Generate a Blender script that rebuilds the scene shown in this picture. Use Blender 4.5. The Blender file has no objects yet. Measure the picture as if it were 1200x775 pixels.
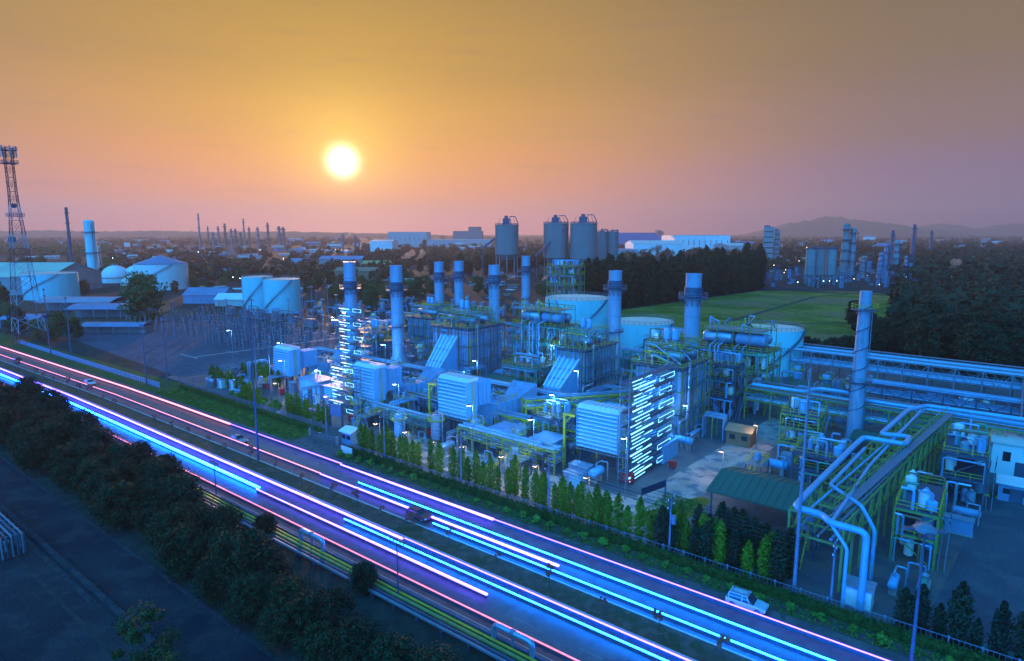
import bpy, math, random
import numpy as np
from mathutils import Vector, Matrix
R = math.radians
random.seed(7); rng = np.random.default_rng(7)
scene = bpy.context.scene
C = scene.collection

# ------------------------------------------------------------------ camera, sky, sun, exposure
CAMH = 45.0; F = 740.0; PT = math.atan(115.5 / F)
cam = bpy.data.cameras.new("camera"); co = bpy.data.objects.new("camera", cam); C.objects.link(co)
co.location = (0, 0, CAMH); co.rotation_euler = (math.pi / 2 - PT, 0, 0)
cam.sensor_width = 36; cam.lens = 36 * F / 1200; cam.clip_start = 0.5; cam.clip_end = 30000
scene.camera = co
scene.view_settings.view_transform = 'Standard'; scene.view_settings.look = 'None'
scene.view_settings.gamma = 1; scene.view_settings.use_curve_mapping = False
scene.view_settings.exposure = 0.0

def lin(r, g, b):
    return tuple(((c / 255) / 12.92 if c <= 10 else ((c / 255 + .055) / 1.055) ** 2.4) for c in (r, g, b)) + (1,)
SUN_AZ = math.atan2(-193, 740); SUN_EL = R(5.9)
SD = Vector((math.sin(SUN_AZ) * math.cos(SUN_EL), math.cos(SUN_AZ) * math.cos(SUN_EL), math.sin(SUN_EL)))

world = bpy.data.worlds.new("World"); scene.world = world; world.use_nodes = True
nt = world.node_tree; nt.nodes.clear()
def N(t, **k):
    n = nt.nodes.new(t)
    for a, b in k.items(): setattr(n, a, b)
    return n
def M(op, a, b=None, c=None, clamp=False):
    n = N('ShaderNodeMath', operation=op, use_clamp=clamp)
    for i, x in enumerate((a, b, c)):
        if x is None: continue
        if isinstance(x, (int, float)): n.inputs[i].default_value = x
        else: nt.links.new(x, n.inputs[i])
    return n.outputs[0]
def smooth(x, a, b):
    n = N('ShaderNodeMapRange', interpolation_type='SMOOTHSTEP')
    nt.links.new(x, n.inputs[0]); n.inputs[1].default_value = a; n.inputs[2].default_value = b
    return n.outputs[0]
def mixc(f, a, b, mode='MIX'):
    n = N('ShaderNodeMix', data_type='RGBA', blend_type=mode)
    for s, x in ((n.inputs[0], f), (n.inputs[6], a), (n.inputs[7], b)):
        if isinstance(x, (int, float, tuple)): s.default_value = x
        else: nt.links.new(x, s)
    return n.outputs[2]
def ramp(x, lo, hi, stops):
    m = N('ShaderNodeMapRange'); nt.links.new(x, m.inputs[0]); m.inputs[1].default_value = lo; m.inputs[2].default_value = hi
    r = N('ShaderNodeValToRGB'); nt.links.new(m.outputs[0], r.inputs[0]); cr = r.color_ramp
    cr.interpolation = 'EASE'
    while len(cr.elements) < len(stops): cr.elements.new(0.5)
    for e, (p, c) in zip(cr.elements, stops): e.position = (p - lo) / (hi - lo); e.color = lin(*c)
    return r.outputs[0]
def dot(v, w):
    n = N('ShaderNodeVectorMath', operation='DOT_PRODUCT'); nt.links.new(v, n.inputs[0]); n.inputs[1].default_value = w
    return n.outputs['Value']
tc = N('ShaderNodeTexCoord').outputs['Generated']
z = dot(tc, (0, 0, 1)); yb = dot(tc, (0, 1, 0))
el = M('MULTIPLY', M('ARCSINE', z), 57.2958)
ang = M('MULTIPLY', M('ARCCOSINE', M('MINIMUM', dot(tc, SD), 1.0)), 57.2958)
near = ramp(el, -2, 26, [(-2, (250, 150, 170)), (1, (255, 164, 155)), (3, (255, 156, 50)), (6, (248, 163, 0)), (9, (230, 164, 0)), (14, (202, 152, 15)), (24, (166, 134, 45))])
far = ramp(el, -2, 26, [(-2, (88, 92, 146)), (1, (112, 102, 148)), (4, (134, 110, 140)), (8, (142, 114, 102)), (14, (136, 112, 74)), (24, (112, 96, 54))])
warm = mixc(smooth(ang, 5, 47), near, far)
gl = M('MULTIPLY', M('EXPONENT', M('MULTIPLY', ang, -1 / 3.2)), 1.0)
glow = N('ShaderNodeVectorMath', operation='SCALE'); glow.inputs[0].default_value = (.9, 0.75, 0.06); nt.links.new(gl, glow.inputs[3])
warm = mixc(1.0, warm, glow.outputs[0], 'ADD')
disc = N('ShaderNodeVectorMath', operation='SCALE'); disc.inputs[0].default_value = (6, 5.8, 4.6); a1 = M('DIVIDE', ang, .95); nt.links.new(M('EXPONENT', M('MULTIPLY', M('MULTIPLY', a1, a1), -1.0)), disc.inputs[3])
warm = mixc(1.0, warm, disc.outputs[0], 'ADD')
hb_ = N('ShaderNodeVectorMath', operation='SCALE'); hb_.inputs[0].default_value = (.34, .15, .27)
nt.links.new(M('MULTIPLY', M('EXPONENT', M('MULTIPLY', M('MAXIMUM', el, 0.0), -1 / 2.6)), M('EXPONENT', M('MULTIPLY', ang, -1 / 24))), hb_.inputs[3])
warm = mixc(1.0, warm, hb_.outputs[0], 'ADD')
# thin streaks of cloud low in the sky
mp = N('ShaderNodeMapping'); nt.links.new(tc, mp.inputs[0]); mp.inputs['Scale'].default_value = (3.2, 3.2, 34)
ns = N('ShaderNodeTexNoise'); nt.links.new(mp.outputs[0], ns.inputs[0]); ns.inputs['Scale'].default_value = 2.2; ns.inputs['Detail'].default_value = 5
cl = M('MULTIPLY', smooth(ns.outputs[0], .54, .80), .17)
warm = mixc(cl, warm, lin(120, 98, 120))
# zenith and unseen sky behind the camera: blue, made bright to light the plant
BLUE = (0.06, 0.80, 2.10, 1)
f1 = smooth(el, 20, 42); f2 = smooth(yb, .35, -.25)
fb = M('MAXIMUM', f1, f2)
LD = Vector((-.50, -.74, .42)).normalized()
lobe = M('MULTIPLY_ADD', M('POWER', M('MAXIMUM', dot(tc, LD), 0.0), 2.5), 2.0, .40)      # bright lobe added to the unseen sky to light upright faces over tops
bl = N('ShaderNodeVectorMath', operation='SCALE'); bl.inputs[0].default_value = BLUE[:3]; nt.links.new(lobe, bl.inputs[3])
skyc = mixc(fb, warm, bl.outputs[0])
nish = N('ShaderNodeTexSky', sky_type='NISHITA', sun_disc=False, sun_elevation=SUN_EL, sun_rotation=SUN_AZ)
ni = N('ShaderNodeVectorMath', operation='SCALE'); nt.links.new(nish.outputs[0], ni.inputs[0]); ni.inputs[3].default_value = 0.002
skyc = mixc(1.0, skyc, ni.outputs[0], 'ADD')
bg = N('ShaderNodeBackground'); nt.links.new(skyc, bg.inputs[0]); bg.inputs[1].default_value = 1.0
out = N('ShaderNodeOutputWorld'); nt.links.new(bg.outputs[0], out.inputs[0])

sl = bpy.data.lights.new("sun", 'SUN'); so = bpy.data.objects.new("sun", sl); C.objects.link(so)
sl.energy = 3.0; sl.angle = R(0.6); sl.color = (1.0, 0.55, 0.28)
so.rotation_euler = (-SD).to_track_quat('-Z', 'Y').to_euler()
LAMP_SCALE = 1.0
scene.cycles.max_bounces = 5; scene.cycles.diffuse_bounces = 3; scene.cycles.glossy_bounces = 3; scene.cycles.volume_bounces = 0
scene.cycles.sample_clamp_indirect = 4.0; scene.cycles.use_denoising = True

# ------------------------------------------------------------------ frames of reference
A0 = R(-38); CA, SA = math.cos(A0), math.sin(A0)
def W(u, v, z=0): return Vector((u * CA - v * SA, u * SA + v * CA, z))     # road frame -> world
def UV(x, y): return (x * CA + y * SA, -x * SA + y * CA)
def ground(px, py, z=0.0):                                                # where a spot of the survey photo lies on the ground
    a = (px - 600) / F; b = (py - 387.5) / F
    Y = math.cos(PT) - b * math.sin(PT); Z = -math.sin(PT) - b * math.cos(PT); t = (z - CAMH) / Z
    return UV(a * t, Y * t)
def bend(u): return 0.0 if u > -190 else -0.028 * (-190 - u)             # the road drifts towards the camera side far away

# ------------------------------------------------------------------ materials
MATS = {}
def mat(name, col, rough=.6, metal=0, var=.25, scale=.6, streak=0, emit=None, estr=0, spec=.5, objrand=0, rusty=0):
    if name in MATS: return MATS[name]
    m = bpy.data.materials.new(name); m.use_nodes = True; t = m.node_tree; b = t.nodes['Principled BSDF']
    b.inputs['Roughness'].default_value = rough; b.inputs['Metallic'].default_value = metal
    b.inputs['Specular IOR Level'].default_value = spec
    c = tuple(col) + (1,)
    if emit:
        b.inputs['Base Color'].default_value = c
        b.inputs['Emission Color'].default_value = tuple(emit) + (1,); b.inputs['Emission Strength'].default_value = estr
    else:
        tx = t.nodes.new('ShaderNodeTexCoord'); mpn = t.nodes.new('ShaderNodeMapping')
        t.links.new(tx.outputs['Object'], mpn.inputs[0])
        if streak: mpn.inputs['Scale'].default_value = (1, 1, streak)
        n = t.nodes.new('ShaderNodeTexNoise'); n.inputs['Scale'].default_value = scale; n.inputs['Detail'].default_value = 6; n.inputs['Roughness'].default_value = .65
        t.links.new(mpn.outputs[0], n.inputs[0])
        r = t.nodes.new('ShaderNodeValToRGB'); r.color_ramp.elements[0].position = .3; r.color_ramp.elements[1].position = .72
        r.color_ramp.elements[0].color = tuple(x * (1 - var) for x in col) + (1,)
        r.color_ramp.elements[1].color = tuple(min(1, x * (1 + var)) for x in col) + (1,)
        t.links.new(n.outputs[0], r.inputs[0]); o = r.outputs[0]
        if rusty:
            m2 = t.nodes.new('ShaderNodeMapping'); m2.inputs['Scale'].default_value = (1, 1, .22); t.links.new(tx.outputs['Object'], m2.inputs[0]); m2.inputs['Location'].default_value = (7, 3, 5)
            n2 = t.nodes.new('ShaderNodeTexNoise'); n2.inputs['Scale'].default_value = .9; n2.inputs['Detail'].default_value = 8; n2.inputs['Roughness'].default_value = .7; t.links.new(m2.outputs[0], n2.inputs[0])
            f2 = t.nodes.new('ShaderNodeMapRange'); f2.inputs[1].default_value = .54; f2.inputs[2].default_value = .70; f2.inputs[4].default_value = rusty; t.links.new(n2.outputs[0], f2.inputs[0])
            x2 = t.nodes.new('ShaderNodeMix'); x2.data_type = 'RGBA'; t.links.new(f2.outputs[0], x2.inputs[0]); t.links.new(o, x2.inputs[6]); x2.inputs[7].default_value = (.17, .10, .07, 1); o = x2.outputs[2]
        if objrand:
            oi = t.nodes.new('ShaderNodeObjectInfo'); h = t.nodes.new('ShaderNodeHueSaturation')
            a = t.nodes.new('ShaderNodeMapRange'); a.inputs[3].default_value = 1 - objrand; a.inputs[4].default_value = 1 + objrand
            t.links.new(oi.outputs['Random'], a.inputs[0]); t.links.new(a.outputs[0], h.inputs['Value']); t.links.new(o, h.inputs['Color']); o = h.outputs[0]
        t.links.new(o, b.inputs['Base Color'])
        mr = t.nodes.new('ShaderNodeMapRange'); mr.inputs[3].default_value = max(0, rough - .12); mr.inputs[4].default_value = min(1, rough + .15)
        t.links.new(n.outputs[0], mr.inputs[0]); t.links.new(mr.outputs[0], b.inputs['Roughness'])
    MATS[name] = m; return m
def patchmat(name, c1, c2, c3, s1, s2, rough=.9, bump=0):
    """ground: three soils mixed by two scales of noise plus fine grain"""
    m = bpy.data.materials.new(name); m.use_nodes = True; t = m.node_tree; b = t.nodes['Principled BSDF']
    tx = t.nodes.new('ShaderNodeTexCoord')
    def noise(s, d=5):
        n = t.nodes.new('ShaderNodeTexNoise'); n.inputs['Scale'].default_value = s; n.inputs['Detail'].default_value = d
        t.links.new(tx.outputs['Object'], n.inputs[0]); return n.outputs[0]
    def rp(o, a, bb, c, d):
        r = t.nodes.new('ShaderNodeValToRGB'); r.color_ramp.elements[0].position = a; r.color_ramp.elements[1].position = bb
        r.color_ramp.elements[0].color = c; r.color_ramp.elements[1].color = d; t.links.new(o, r.inputs[0]); return r.outputs[0]
    def mx(f, a, bb, mode='MIX'):
        n = t.nodes.new('ShaderNodeMix'); n.data_type = 'RGBA'; n.blend_type = mode
        for s, x in ((n.inputs[0], f), (n.inputs[6], a), (n.inputs[7], bb)):
            if isinstance(x, (int, float, tuple)): s.default_value = x
            else: t.links.new(x, s)
        return n.outputs[2]
    c1, c2, c3 = (tuple(c) + (1,) for c in (c1, c2, c3))
    a = rp(noise(s1), .42, .6, c1, c2); f = rp(noise(s2), .5, .62, (0, 0, 0, 1), (1, 1, 1, 1))
    o = mx(f, a, c3); g = rp(noise(s2 * 14, 3), .3, .7, (.7, .7, .7, 1), (1.25, 1.25, 1.25, 1))
    o = mx(1.0, o, g, 'MULTIPLY'); t.links.new(o, b.inputs['Base Color']); b.inputs['Roughness'].default_value = rough; b.inputs['Specular IOR Level'].default_value = .5 if rough < .75 else .05
    MATS[name] = m; return m

steel = mat('pale_blue_steel', (.13, .27, .46), .5, 0, .22, .35, .15, rusty=0.8)
steel2 = mat('stack_steel', (.24, .35, .52), .42, .15, .28, .3, .12, rusty=0.55)
intake_p = mat('intake_paint', (.10, .40, .72), .45, 0, .14, .5, .2, rusty=0.3)
dsteel = mat('dark_steel', (.05, .08, .14), .55, .1, .3, .8, rusty=0.5)
silver = mat('silver_cladding', (.28, .42, .58), .30, .5, .2, .7, rusty=0.45)
concrete = mat('concrete', (.30, .30, .30), .85, 0, .25, .25)
galv = mat('galvanised', (.16, .22, .30), .5, .3, .2, 1.5, rusty=0.5)
white_p = mat('white_paint', (.70, .74, .78), .45, 0, .1, .12, .2, rusty=0.25)
tank_p = mat('tank_paint', (.16, .62, .70), .5, 0, .15, .10, .12, rusty=0.22)
tank_roof = mat('tank_roof', (.62, .58, .50), .45, 0, .12, .15)
yellow = mat('yellow_paint', (.55, .42, .03), .5, 0, .2, 1)
green_s = mat('green_steel', (.05, .26, .20), .5, 0, .2, 1)
olive_s = mat('yellowgreen_steel', (.22, .27, .07), .5, 0, .25, 1, rusty=0.5)
red_p = mat('red_paint', (.55, .03, .03), .45, 0, .15, 1)
white_b = mat('mast_white', (.34, .34, .38), .5, 0, .1, 1)
rust = mat('rusty_pipe', (.26, .12, .07), .7, 0, .35, 1.2)
black = mat('black_rubber', (.02, .02, .02), .8)
glass = mat('dark_glass', (.02, .03, .04), .08, 0, .1)
roof_g = mat('green_roof', (.025, .10, .075), .55, 0, .15, .3)
roof_b = mat('blue_roof', (.12, .22, .36), .5, 0, .2, .2)
roof_w = mat('pale_roof', (.55, .58, .56), .5, 0, .15, .12)
roof_r = mat('brown_roof', (.30, .17, .10), .7, 0, .25, .2)
wall_m = mat('pale_wall', (.42, .44, .45), .8, 0, .15, .12, objrand=.3)
wall_d = mat('dull_wall', (.20, .22, .24), .8, 0, .2, .1, objrand=.3)
silo_c = mat('silo_concrete', (.27, .19, .20), .85, 0, .22, .06, .15, rusty=0.6)
bark = mat('bark', (.08, .06, .045), .9, 0, .3, 2)
asphalt = patchmat('asphalt', (.085, .088, .095), (.105, .108, .115), (.07, .072, .078), .25, .6, .55)
shoulder = patchmat('shoulder_paving', (.09, .09, .10), (.12, .12, .13), (.075, .075, .08), .3, .7, .8)
dirt = patchmat('dirt', (.10, .07, .055), (.06, .065, .03), (.13, .095, .07), .25, .8)
vergem = patchmat('verge_soil', (.04, .10, .02), (.09, .075, .05), (.03, .12, .02), .3, .9)
yardm = patchmat('yard_paving', (.07, .085, .11), (.13, .105, .10), (.05, .065, .09), .12, .3, .6)
pinkm = patchmat('walkway_paving', (.46, .33, .30), (.34, .25, .23), (.14, .16, .20), .25, .35, .8)
gravelm = patchmat('gravel_bed', (.06, .09, .13), (.045, .07, .10), (.08, .11, .14), .05, .5, .9)
dkerb = patchmat('dark_kerb', (.04, .042, .05), (.055, .058, .065), (.03, .032, .04), .5, 1.2, .9)
servm = patchmat('service_paving', (.030, .036, .045), (.022, .027, .035), (.042, .046, .052), .12, .25, .8)
groundm = patchmat('plain_ground', (.025, .045, .04), (.05, .045, .05), (.018, .04, .03), .012, .03)
fieldm = patchmat('field_grass', (.15, .13, .02), (.34, .20, .045), (.36, .15, .07), .03, .018)
hillm = mat('hill_forest', (.05, .07, .05), .95, 0, .3, .004)
linew = mat('line_paint', (.38, .38, .38), .6, 0, .15, .8)
E_pink = mat('pink_light', (.8, .4, .5), .4, emit=(.15, .050, 1.0), estr=10)
E_pinkw = mat('pinkish_white_light', (.9, .6, .7), .4, emit=(.13, .045, 1.0), estr=18)
E_red = mat('red_light', (.8, .3, .3), .4, emit=(1.0, .17, .24), estr=2.2)
E_cyan = mat('cyan_light', (.3, .7, .9), .4, emit=(.004, .16, 1.0), estr=75)
E_blue = mat('blue_light', (.3, .5, .9), .4, emit=(.004, .12, 1.0), estr=90)
E_bar = mat('bar_glow', (.8, .9, 1), .4, emit=(.20, .60, 1.0), estr=3.2)  # glow of the overlay light bars, not of real lamps
E_lamp = mat('lamp_glow', (.8, .9, 1), .4, emit=(.6, .9, 1.0), estr=25)
E_warm = mat('warm_lamp_glow', (1, .8, .5), .4, emit=(1.0, .62, .28), estr=14)
def leafmat(name, c, var=.5):
    m = mat(name, c, .7, 0, var, 1.3, objrand=.25, spec=.25); return m
L_cyp = leafmat('cypress_leaf', (.115, .18, .006))
L_tree = leafmat('tree_leaf', (.045, .085, .025))
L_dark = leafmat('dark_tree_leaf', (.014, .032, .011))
L_shrub = leafmat('shrub_leaf', (.09, .26, .03))
L_hedge = leafmat('hedge_leaf', (.035, .10, .012))
L_orange = leafmat('sapling_leaf', (.34, .10, .06))
L_olive = leafmat('olive_leaf', (.12, .12, .03))
L_grass = leafmat('grass_blade', (.06, .16, .02))

# ------------------------------------------------------------------ mesh builder
class MB:
    def __init__(s): s.v = []; s.f = []
    def add(s, vs, fs):
        o = len(s.v); s.v += [tuple(p) for p in vs]; s.f += [tuple(i + o for i in f) for f in fs]; return s
    def box(s, x0, x1, y0, y1, z0, z1):
        return s.add([(x0, y0, z0), (x1, y0, z0), (x1, y1, z0), (x0, y1, z0), (x0, y0, z1), (x1, y0, z1), (x1, y1, z1), (x0, y1, z1)],
                     [(0, 3, 2, 1), (4, 5, 6, 7), (0, 1, 5, 4), (1, 2, 6, 5), (2, 3, 7, 6), (3, 0, 4, 7)])
    def beam(s, a, b, w=.2, h=None):
        a, b = Vector(a), Vector(b); d = (b - a); 
        if d.length < 1e-6: return s
        d.normalize(); up = Vector((0, 0, 1)) if abs(d.z) < .95 else Vector((1, 0, 0))
        x = d.cross(up).normalized(); y = x.cross(d); h = h or w
        q = [x * sx * w / 2 + y * sy * h / 2 for sx, sy in ((-1, -1), (1, -1), (1, 1), (-1, 1))]
        return s.add([a + k for k in q] + [b + k for k in q], [(0, 3, 2, 1), (4, 5, 6, 7), (0, 1, 5, 4), (1, 2, 6, 5), (2, 3, 7, 6), (3, 0, 4, 7)])
    def tube(s, a, b, r, r2=None, n=10, caps=True):
        a, b = Vector(a), Vector(b); d = (b - a).normalized(); r2 = r if r2 is None else r2
        up = Vector((0, 0, 1)) if abs(d.z) < .95 else Vector((1, 0, 0))
        x = d.cross(up).normalized(); y = x.cross(d); vs = []
        for p, rr in ((a, r), (b, r2)):
            for i in range(n):
                t = 2 * math.pi * i / n; vs.append(p + x * math.cos(t) * rr + y * math.sin(t) * rr)
        fs = [(i, (i + 1) % n, n + (i + 1) % n, n + i) for i in range(n)]
        if caps: fs += [tuple(range(n))[::-1], tuple(range(n, 2 * n))]
        return s.add(vs, fs)
    def path(s, pts, r, n=8, rad=None):
        """a bent pipe: rounded at its corners"""
        P = [Vector(p) for p in pts]; rad = rad or r * 2.2; Q = [P[0]]
        for i in range(1, len(P) - 1):
            a = (P[i - 1] - P[i]); b = (P[i + 1] - P[i]); k = min(rad, a.length * .45, b.length * .45)
            a.normalize(); b.normalize(); p0 = P[i] + a * k; p1 = P[i] + b * k
            for t in (0, .25, .5, .75, 1): Q.append(p0 * (1 - t) ** 2 + P[i] * 2 * t * (1 - t) + p1 * t * t)
        Q.append(P[-1]); vs = []; px = None
        for i, p in enumerate(Q):
            d = (Q[min(i + 1, len(Q) - 1)] - Q[max(i - 1, 0)]).normalized()
            if px is None:
                up = Vector((0, 0, 1)) if abs(d.z) < .9 else Vector((1, 0, 0)); px = d.cross(up).normalized()
            else: px = (px - d * px.dot(d)).normalized()
            py = px.cross(d)
            for j in range(n):
                t = 2 * math.pi * j / n; vs.append(p + px * math.cos(t) * r + py * math.sin(t) * r)
        m = len(Q)
        fs = [(i * n + j, i * n + (j + 1) % n, (i + 1) * n + (j + 1) % n, (i + 1) * n + j) for i in range(m - 1) for j in range(n)]
        fs += [tuple(range(n))[::-1], tuple(range((m - 1) * n, m * n))]
        return s.add(vs, fs)
    def lathe(s, prof, x=0, y=0, n=28):
        vs = [(x + r * math.cos(2 * math.pi * i / n), y + r * math.sin(2 * math.pi * i / n), zz) for r, zz in prof for i in range(n)]
        m = len(prof); fs = [(i * n + j, i * n + (j + 1) % n, (i + 1) * n + (j + 1) % n, (i + 1) * n + j) for i in range(m - 1) for j in range(n)]
        fs += [tuple(range(n))[::-1], tuple(range((m - 1) * n, m * n))]
        return s.add(vs, fs)
    def hcyl(s, x0, x1, y, zc, r, n=16):
        """drum lying along x with dished ends"""
        prof = [(r * .02, x0 - r * .45), (r * .6, x0 - r * .32), (r * .92, x0 - r * .12), (r, x0), (r, x1), (r * .92, x1 + r * .12), (r * .6, x1 + r * .32), (r * .02, x1 + r * .45)]
        vs = [(xx, y + rr * math.cos(2 * math.pi * i / n), zc + rr * math.sin(2 * math.pi * i / n)) for rr, xx in prof for i in range(n)]
        m = len(prof); fs = [(i * n + j, (i + 1) * n + j, (i + 1) * n + (j + 1) % n, i * n + (j + 1) % n) for i in range(m - 1) for j in range(n)]
        fs += [tuple(range(n)), tuple(range((m - 1) * n, m * n))[::-1]]
        return s.add(vs, fs)
    def prism(s, poly, z0, z1):
        n = len(poly); vs = [(x, y, z0) for x, y in poly] + [(x, y, z1) for x, y in poly]
        return s.add(vs, [tuple(range(n))[::-1], tuple(range(n, 2 * n))] + [(i, (i + 1) % n, n + (i + 1) % n, n + i) for i in range(n)])
    def rail(s, pts, h=1.1, t=.07, step=2.0):
        """handrail: top rail, knee rail and posts along a line of points"""
        for a, b in zip(pts, pts[1:]):
            a, b = Vector(a), Vector(b); k = max(1, int((b - a).length / step))
            for zz in (h, h * .5): s.beam(a + Vector((0, 0, zz)), b + Vector((0, 0, zz)), t)
            for i in range(k + 1): p = a.lerp(b, i / k); s.beam(p, p + Vector((0, 0, h)), t)
        return s
    def ring(s, r0, r1, z0, z1, n=20):
        vs = [(r * math.cos(2 * math.pi * i / n), r * math.sin(2 * math.pi * i / n), zz) for r, zz in ((r0, z0), (r1, z0), (r1, z1), (r0, z1)) for i in range(n)]
        return s.add(vs, [(k * n + j, k * n + (j + 1) % n, ((k + 1) % 4) * n + (j + 1) % n, ((k + 1) % 4) * n + j) for k in range(4) for j in range(n)])
    def mesh(s, name, m, smoothf=False):
        me = bpy.data.meshes.new(name); me.from_pydata(s.v, [], s.f); me.materials.append(m)
        if smoothf:
            me.polygons.foreach_set('use_smooth', [True] * len(me.polygons))
            try: me.set_sharp_from_angle(angle=R(35))
            except Exception: pass
        me.update(); return me

def link(name, me, parent=None, loc=(0, 0, 0)):
    o = bpy.data.objects.new(name, me); C.objects.link(o); o.location = loc
    if parent is not None: o.parent = parent
    return o
def part(t, name, m, mb, sm=False, label=None):
    o = link(name, mb.mesh(name, m, sm), t)
    if label: o['label'] = label
    return o
def thing(name, label, cat, u, v, z=0, rot=0, group=None):
    o = bpy.data.objects.new(name, None); C.objects.link(o); o.empty_display_size = .5
    o.location = W(u, v, z); o.rotation_euler = (0, 0, A0 + rot); o['label'] = label; o['category'] = cat
    if group: o['group'] = group
    return o
def copy_thing(root, u, v, z=0, rot=0, sc=1.0, label=None, group=None):
    r = root.copy(); C.objects.link(r); r.location = W(u, v, z); r.rotation_euler = (0, 0, A0 + rot)
    r.scale = (sc, sc, sc) if isinstance(sc, (int, float)) else sc
    if label: r['label'] = label
    if group: r['group'] = group
    for ch in root.children:
        c = ch.copy(); C.objects.link(c); c.parent = r
        for g in ch.children:
            d = g.copy(); C.objects.link(d); d.parent = c
    return r
def structure(name, m, mb):
    o = link(name, mb.mesh(name, m)); o['kind'] = 'structure'; return o
UNITS = ['', 'first', 'second', 'third', 'fourth', 'fifth', 'sixth', 'seventh', 'eighth', 'ninth', 'tenth', 'eleventh', 'twelfth', 'thirteenth', 'fourteenth', 'fifteenth', 'sixteenth', 'seventeenth', 'eighteenth', 'nineteenth']
TENS = {20: ('twentieth', 'twenty'), 30: ('thirtieth', 'thirty'), 40: ('fortieth', 'forty'), 50: ('fiftieth', 'fifty'), 60: ('sixtieth', 'sixty'), 70: ('seventieth', 'seventy'), 80: ('eightieth', 'eighty'), 90: ('ninetieth', 'ninety')}
UN_C = ['', 'one', 'two', 'three']
def ordw(n):
    if n >= 100: return (UN_C[n // 100] + (' hundredth' if n % 100 == 0 else ' hundred and ' + ordw(n % 100)))
    if n < 20: return UNITS[n]
    t = n // 10 * 10
    return TENS[t][0] if n == t else TENS[t][1] + '-' + UNITS[n - t]
def proj(o):
    p = o.location; h = CAMH - p.z; d = p.y * math.cos(PT) + h * math.sin(PT); return 600 + F * p.x / d
def number(things, text):
    """labels along a row, in the order they stand from the mast side on"""
    for i, t in enumerate(sorted(things, key=proj)): t['label'] = text.replace('#', ordw(i + 1))

# ------------------------------------------------------------------ the ground
def sheet(name, m, poly, z):          # poly in road coordinates
    n = len(poly); me = bpy.data.meshes.new(name); me.from_pydata([W(u, v, z) for u, v in poly], [], [tuple(range(n))])
    me.materials.append(m); me.update(); o = link(name, me)
    if me.polygons[0].normal.z < 0: me.flip_normals()
    o['kind'] = 'structure'; return o
def ribbon(name, m, v0, v1, u0, u1, z, h=0):
    mb = MB(); us = [u0 + (u1 - u0) * i / 40 for i in range(41)]
    for a, b in zip(us, us[1:]):
        c = [W(a, v0 + bend(a), z), W(b, v0 + bend(b), z), W(b, v1 + bend(b), z), W(a, v1 + bend(a), z)]
        if h:
            lo = [p - Vector((0, 0, h)) for p in c]
            mb.add(c + lo, [(0, 1, 2, 3), (4, 5, 1, 0), (7, 3, 2, 6)])
        else: mb.add(c, [(0, 1, 2, 3)])
    return structure(name, m, mb)
g = MB(); g.add([(-9000, -600, 0), (9000, -600, 0), (9000, 9000, 0), (-9000, 9000, 0)], [(0, 1, 2, 3)])
structure('ground', groundm, g)
ribbon('road_far_carriageway', asphalt, 63.8, 73.0, -700, 140, .024)
ribbon('road_near_carriageway', asphalt, 50.2, 59.6, -700, 140, .024)
ribbon('road_shoulder', shoulder, 73.0, 74.4, -700, 140, .020)
ribbon('median', dirt, 59.9, 63.5, -700, 140, .14)
ribbon('median_kerb_near', linew, 59.6, 59.9, -700, 140, .16, .16)
ribbon('median_kerb_far', linew, 63.5, 63.8, -700, 140, .16, .16)
ribbon('verge', vergem, 74.4, 84.5, -700, -119, .03)
ribbon('verge_planted', patchmat('planted_soil', (.09, .07, .07), (.05, .09, .03), (.12, .08, .08), .4, 1.1), 74.4, 79.0, -105, 140, .03)
ribbon('verge_near', dirt, 47.0, 50.2, -700, 140, .015)
ribbon('service_road', servm, 22.5, 32.5, -320, 60, .02)
ribbon('service_kerb', dkerb, 32.5, 32.9, -320, 60, .15, .15)
sheet('yard_near', servm, [(-320, -60), (60, -60), (60, 22), (-320, 22)], .012)
for k in range(0, 1):
    mbm = MB()
    for cv, (a, b) in ((68.9, (-600, 120)), (54.0, (-600, 120))):
        u = a
        while u < b:
            mbm.add([W(u, cv + bend(u), .03), W(u + 3, cv + bend(u), .03), W(u + 3, cv + .14 + bend(u), .03), W(u, cv + .14 + bend(u), .03)], [(0, 1, 2, 3)]); u += 9
    structure('road_lane_markings', mat('worn_line_paint', (.17, .17, .18), .7, 0, .3, 2), mbm)
ribbon('road_edge_line', linew, 50.5, 50.64, -600, 140, .03)
sheet('plant_yard', yardm, [(-205, 85.5), (-119, 84.5), (-119, 79), (40, 79), (60, 235), (-212, 235)], .016)
sheet('entrance_pavement', shoulder, [(-119, 74.4), (-105, 74.4), (-104, 100), (-120, 100)], .034)
sheet('plant_walkway', pinkm, [(-46.5, 94), (-38.5, 93.5), (-33.5, 156), (-42, 157)], .028)
sheet('plant_forecourt', pinkm, [(-112, 84), (-40, 81), (-40, 93), (-110, 94)], .028)
yard2 = patchmat('loading_yard_paving', (.045, .065, .09), (.035, .05, .075), (.06, .08, .10), .1, .22, .7)
sheet('loading_yard', yard2, [(-4, 79.5), (45, 79.5), (55, 150), (3, 150)], .028)
sheet('lawn_patch', fieldm, [(-44, 86), (-36.5, 85.5), (-35.5, 101), (-38, 101)], .036)
sheet('substation_gravel', gravelm, [(-345, 95), (-200, 88), (-190, 172), (-345, 172)], .022)
sheet('substation_apron', dirt, [(-520, 92), (-345, 92), (-345, 172), (-520, 172)], .02)
mbl = MB()
def gline(mb, a, b, w, z):
    a, b = Vector(a), Vector(b); d = (b - a).normalized(); n = Vector((-d.y, d.x)) * w / 2
    pts = [a - n, b - n, b + n, a + n]; mb.add([W(p[0], p[1], z) for p in pts], [(0, 1, 2, 3)])
gline(mbl, (-240, 106), (-226, 106), .5, .04); gline(mbl, (-229.7, 106), (-223, 171), .9, .042)
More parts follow.
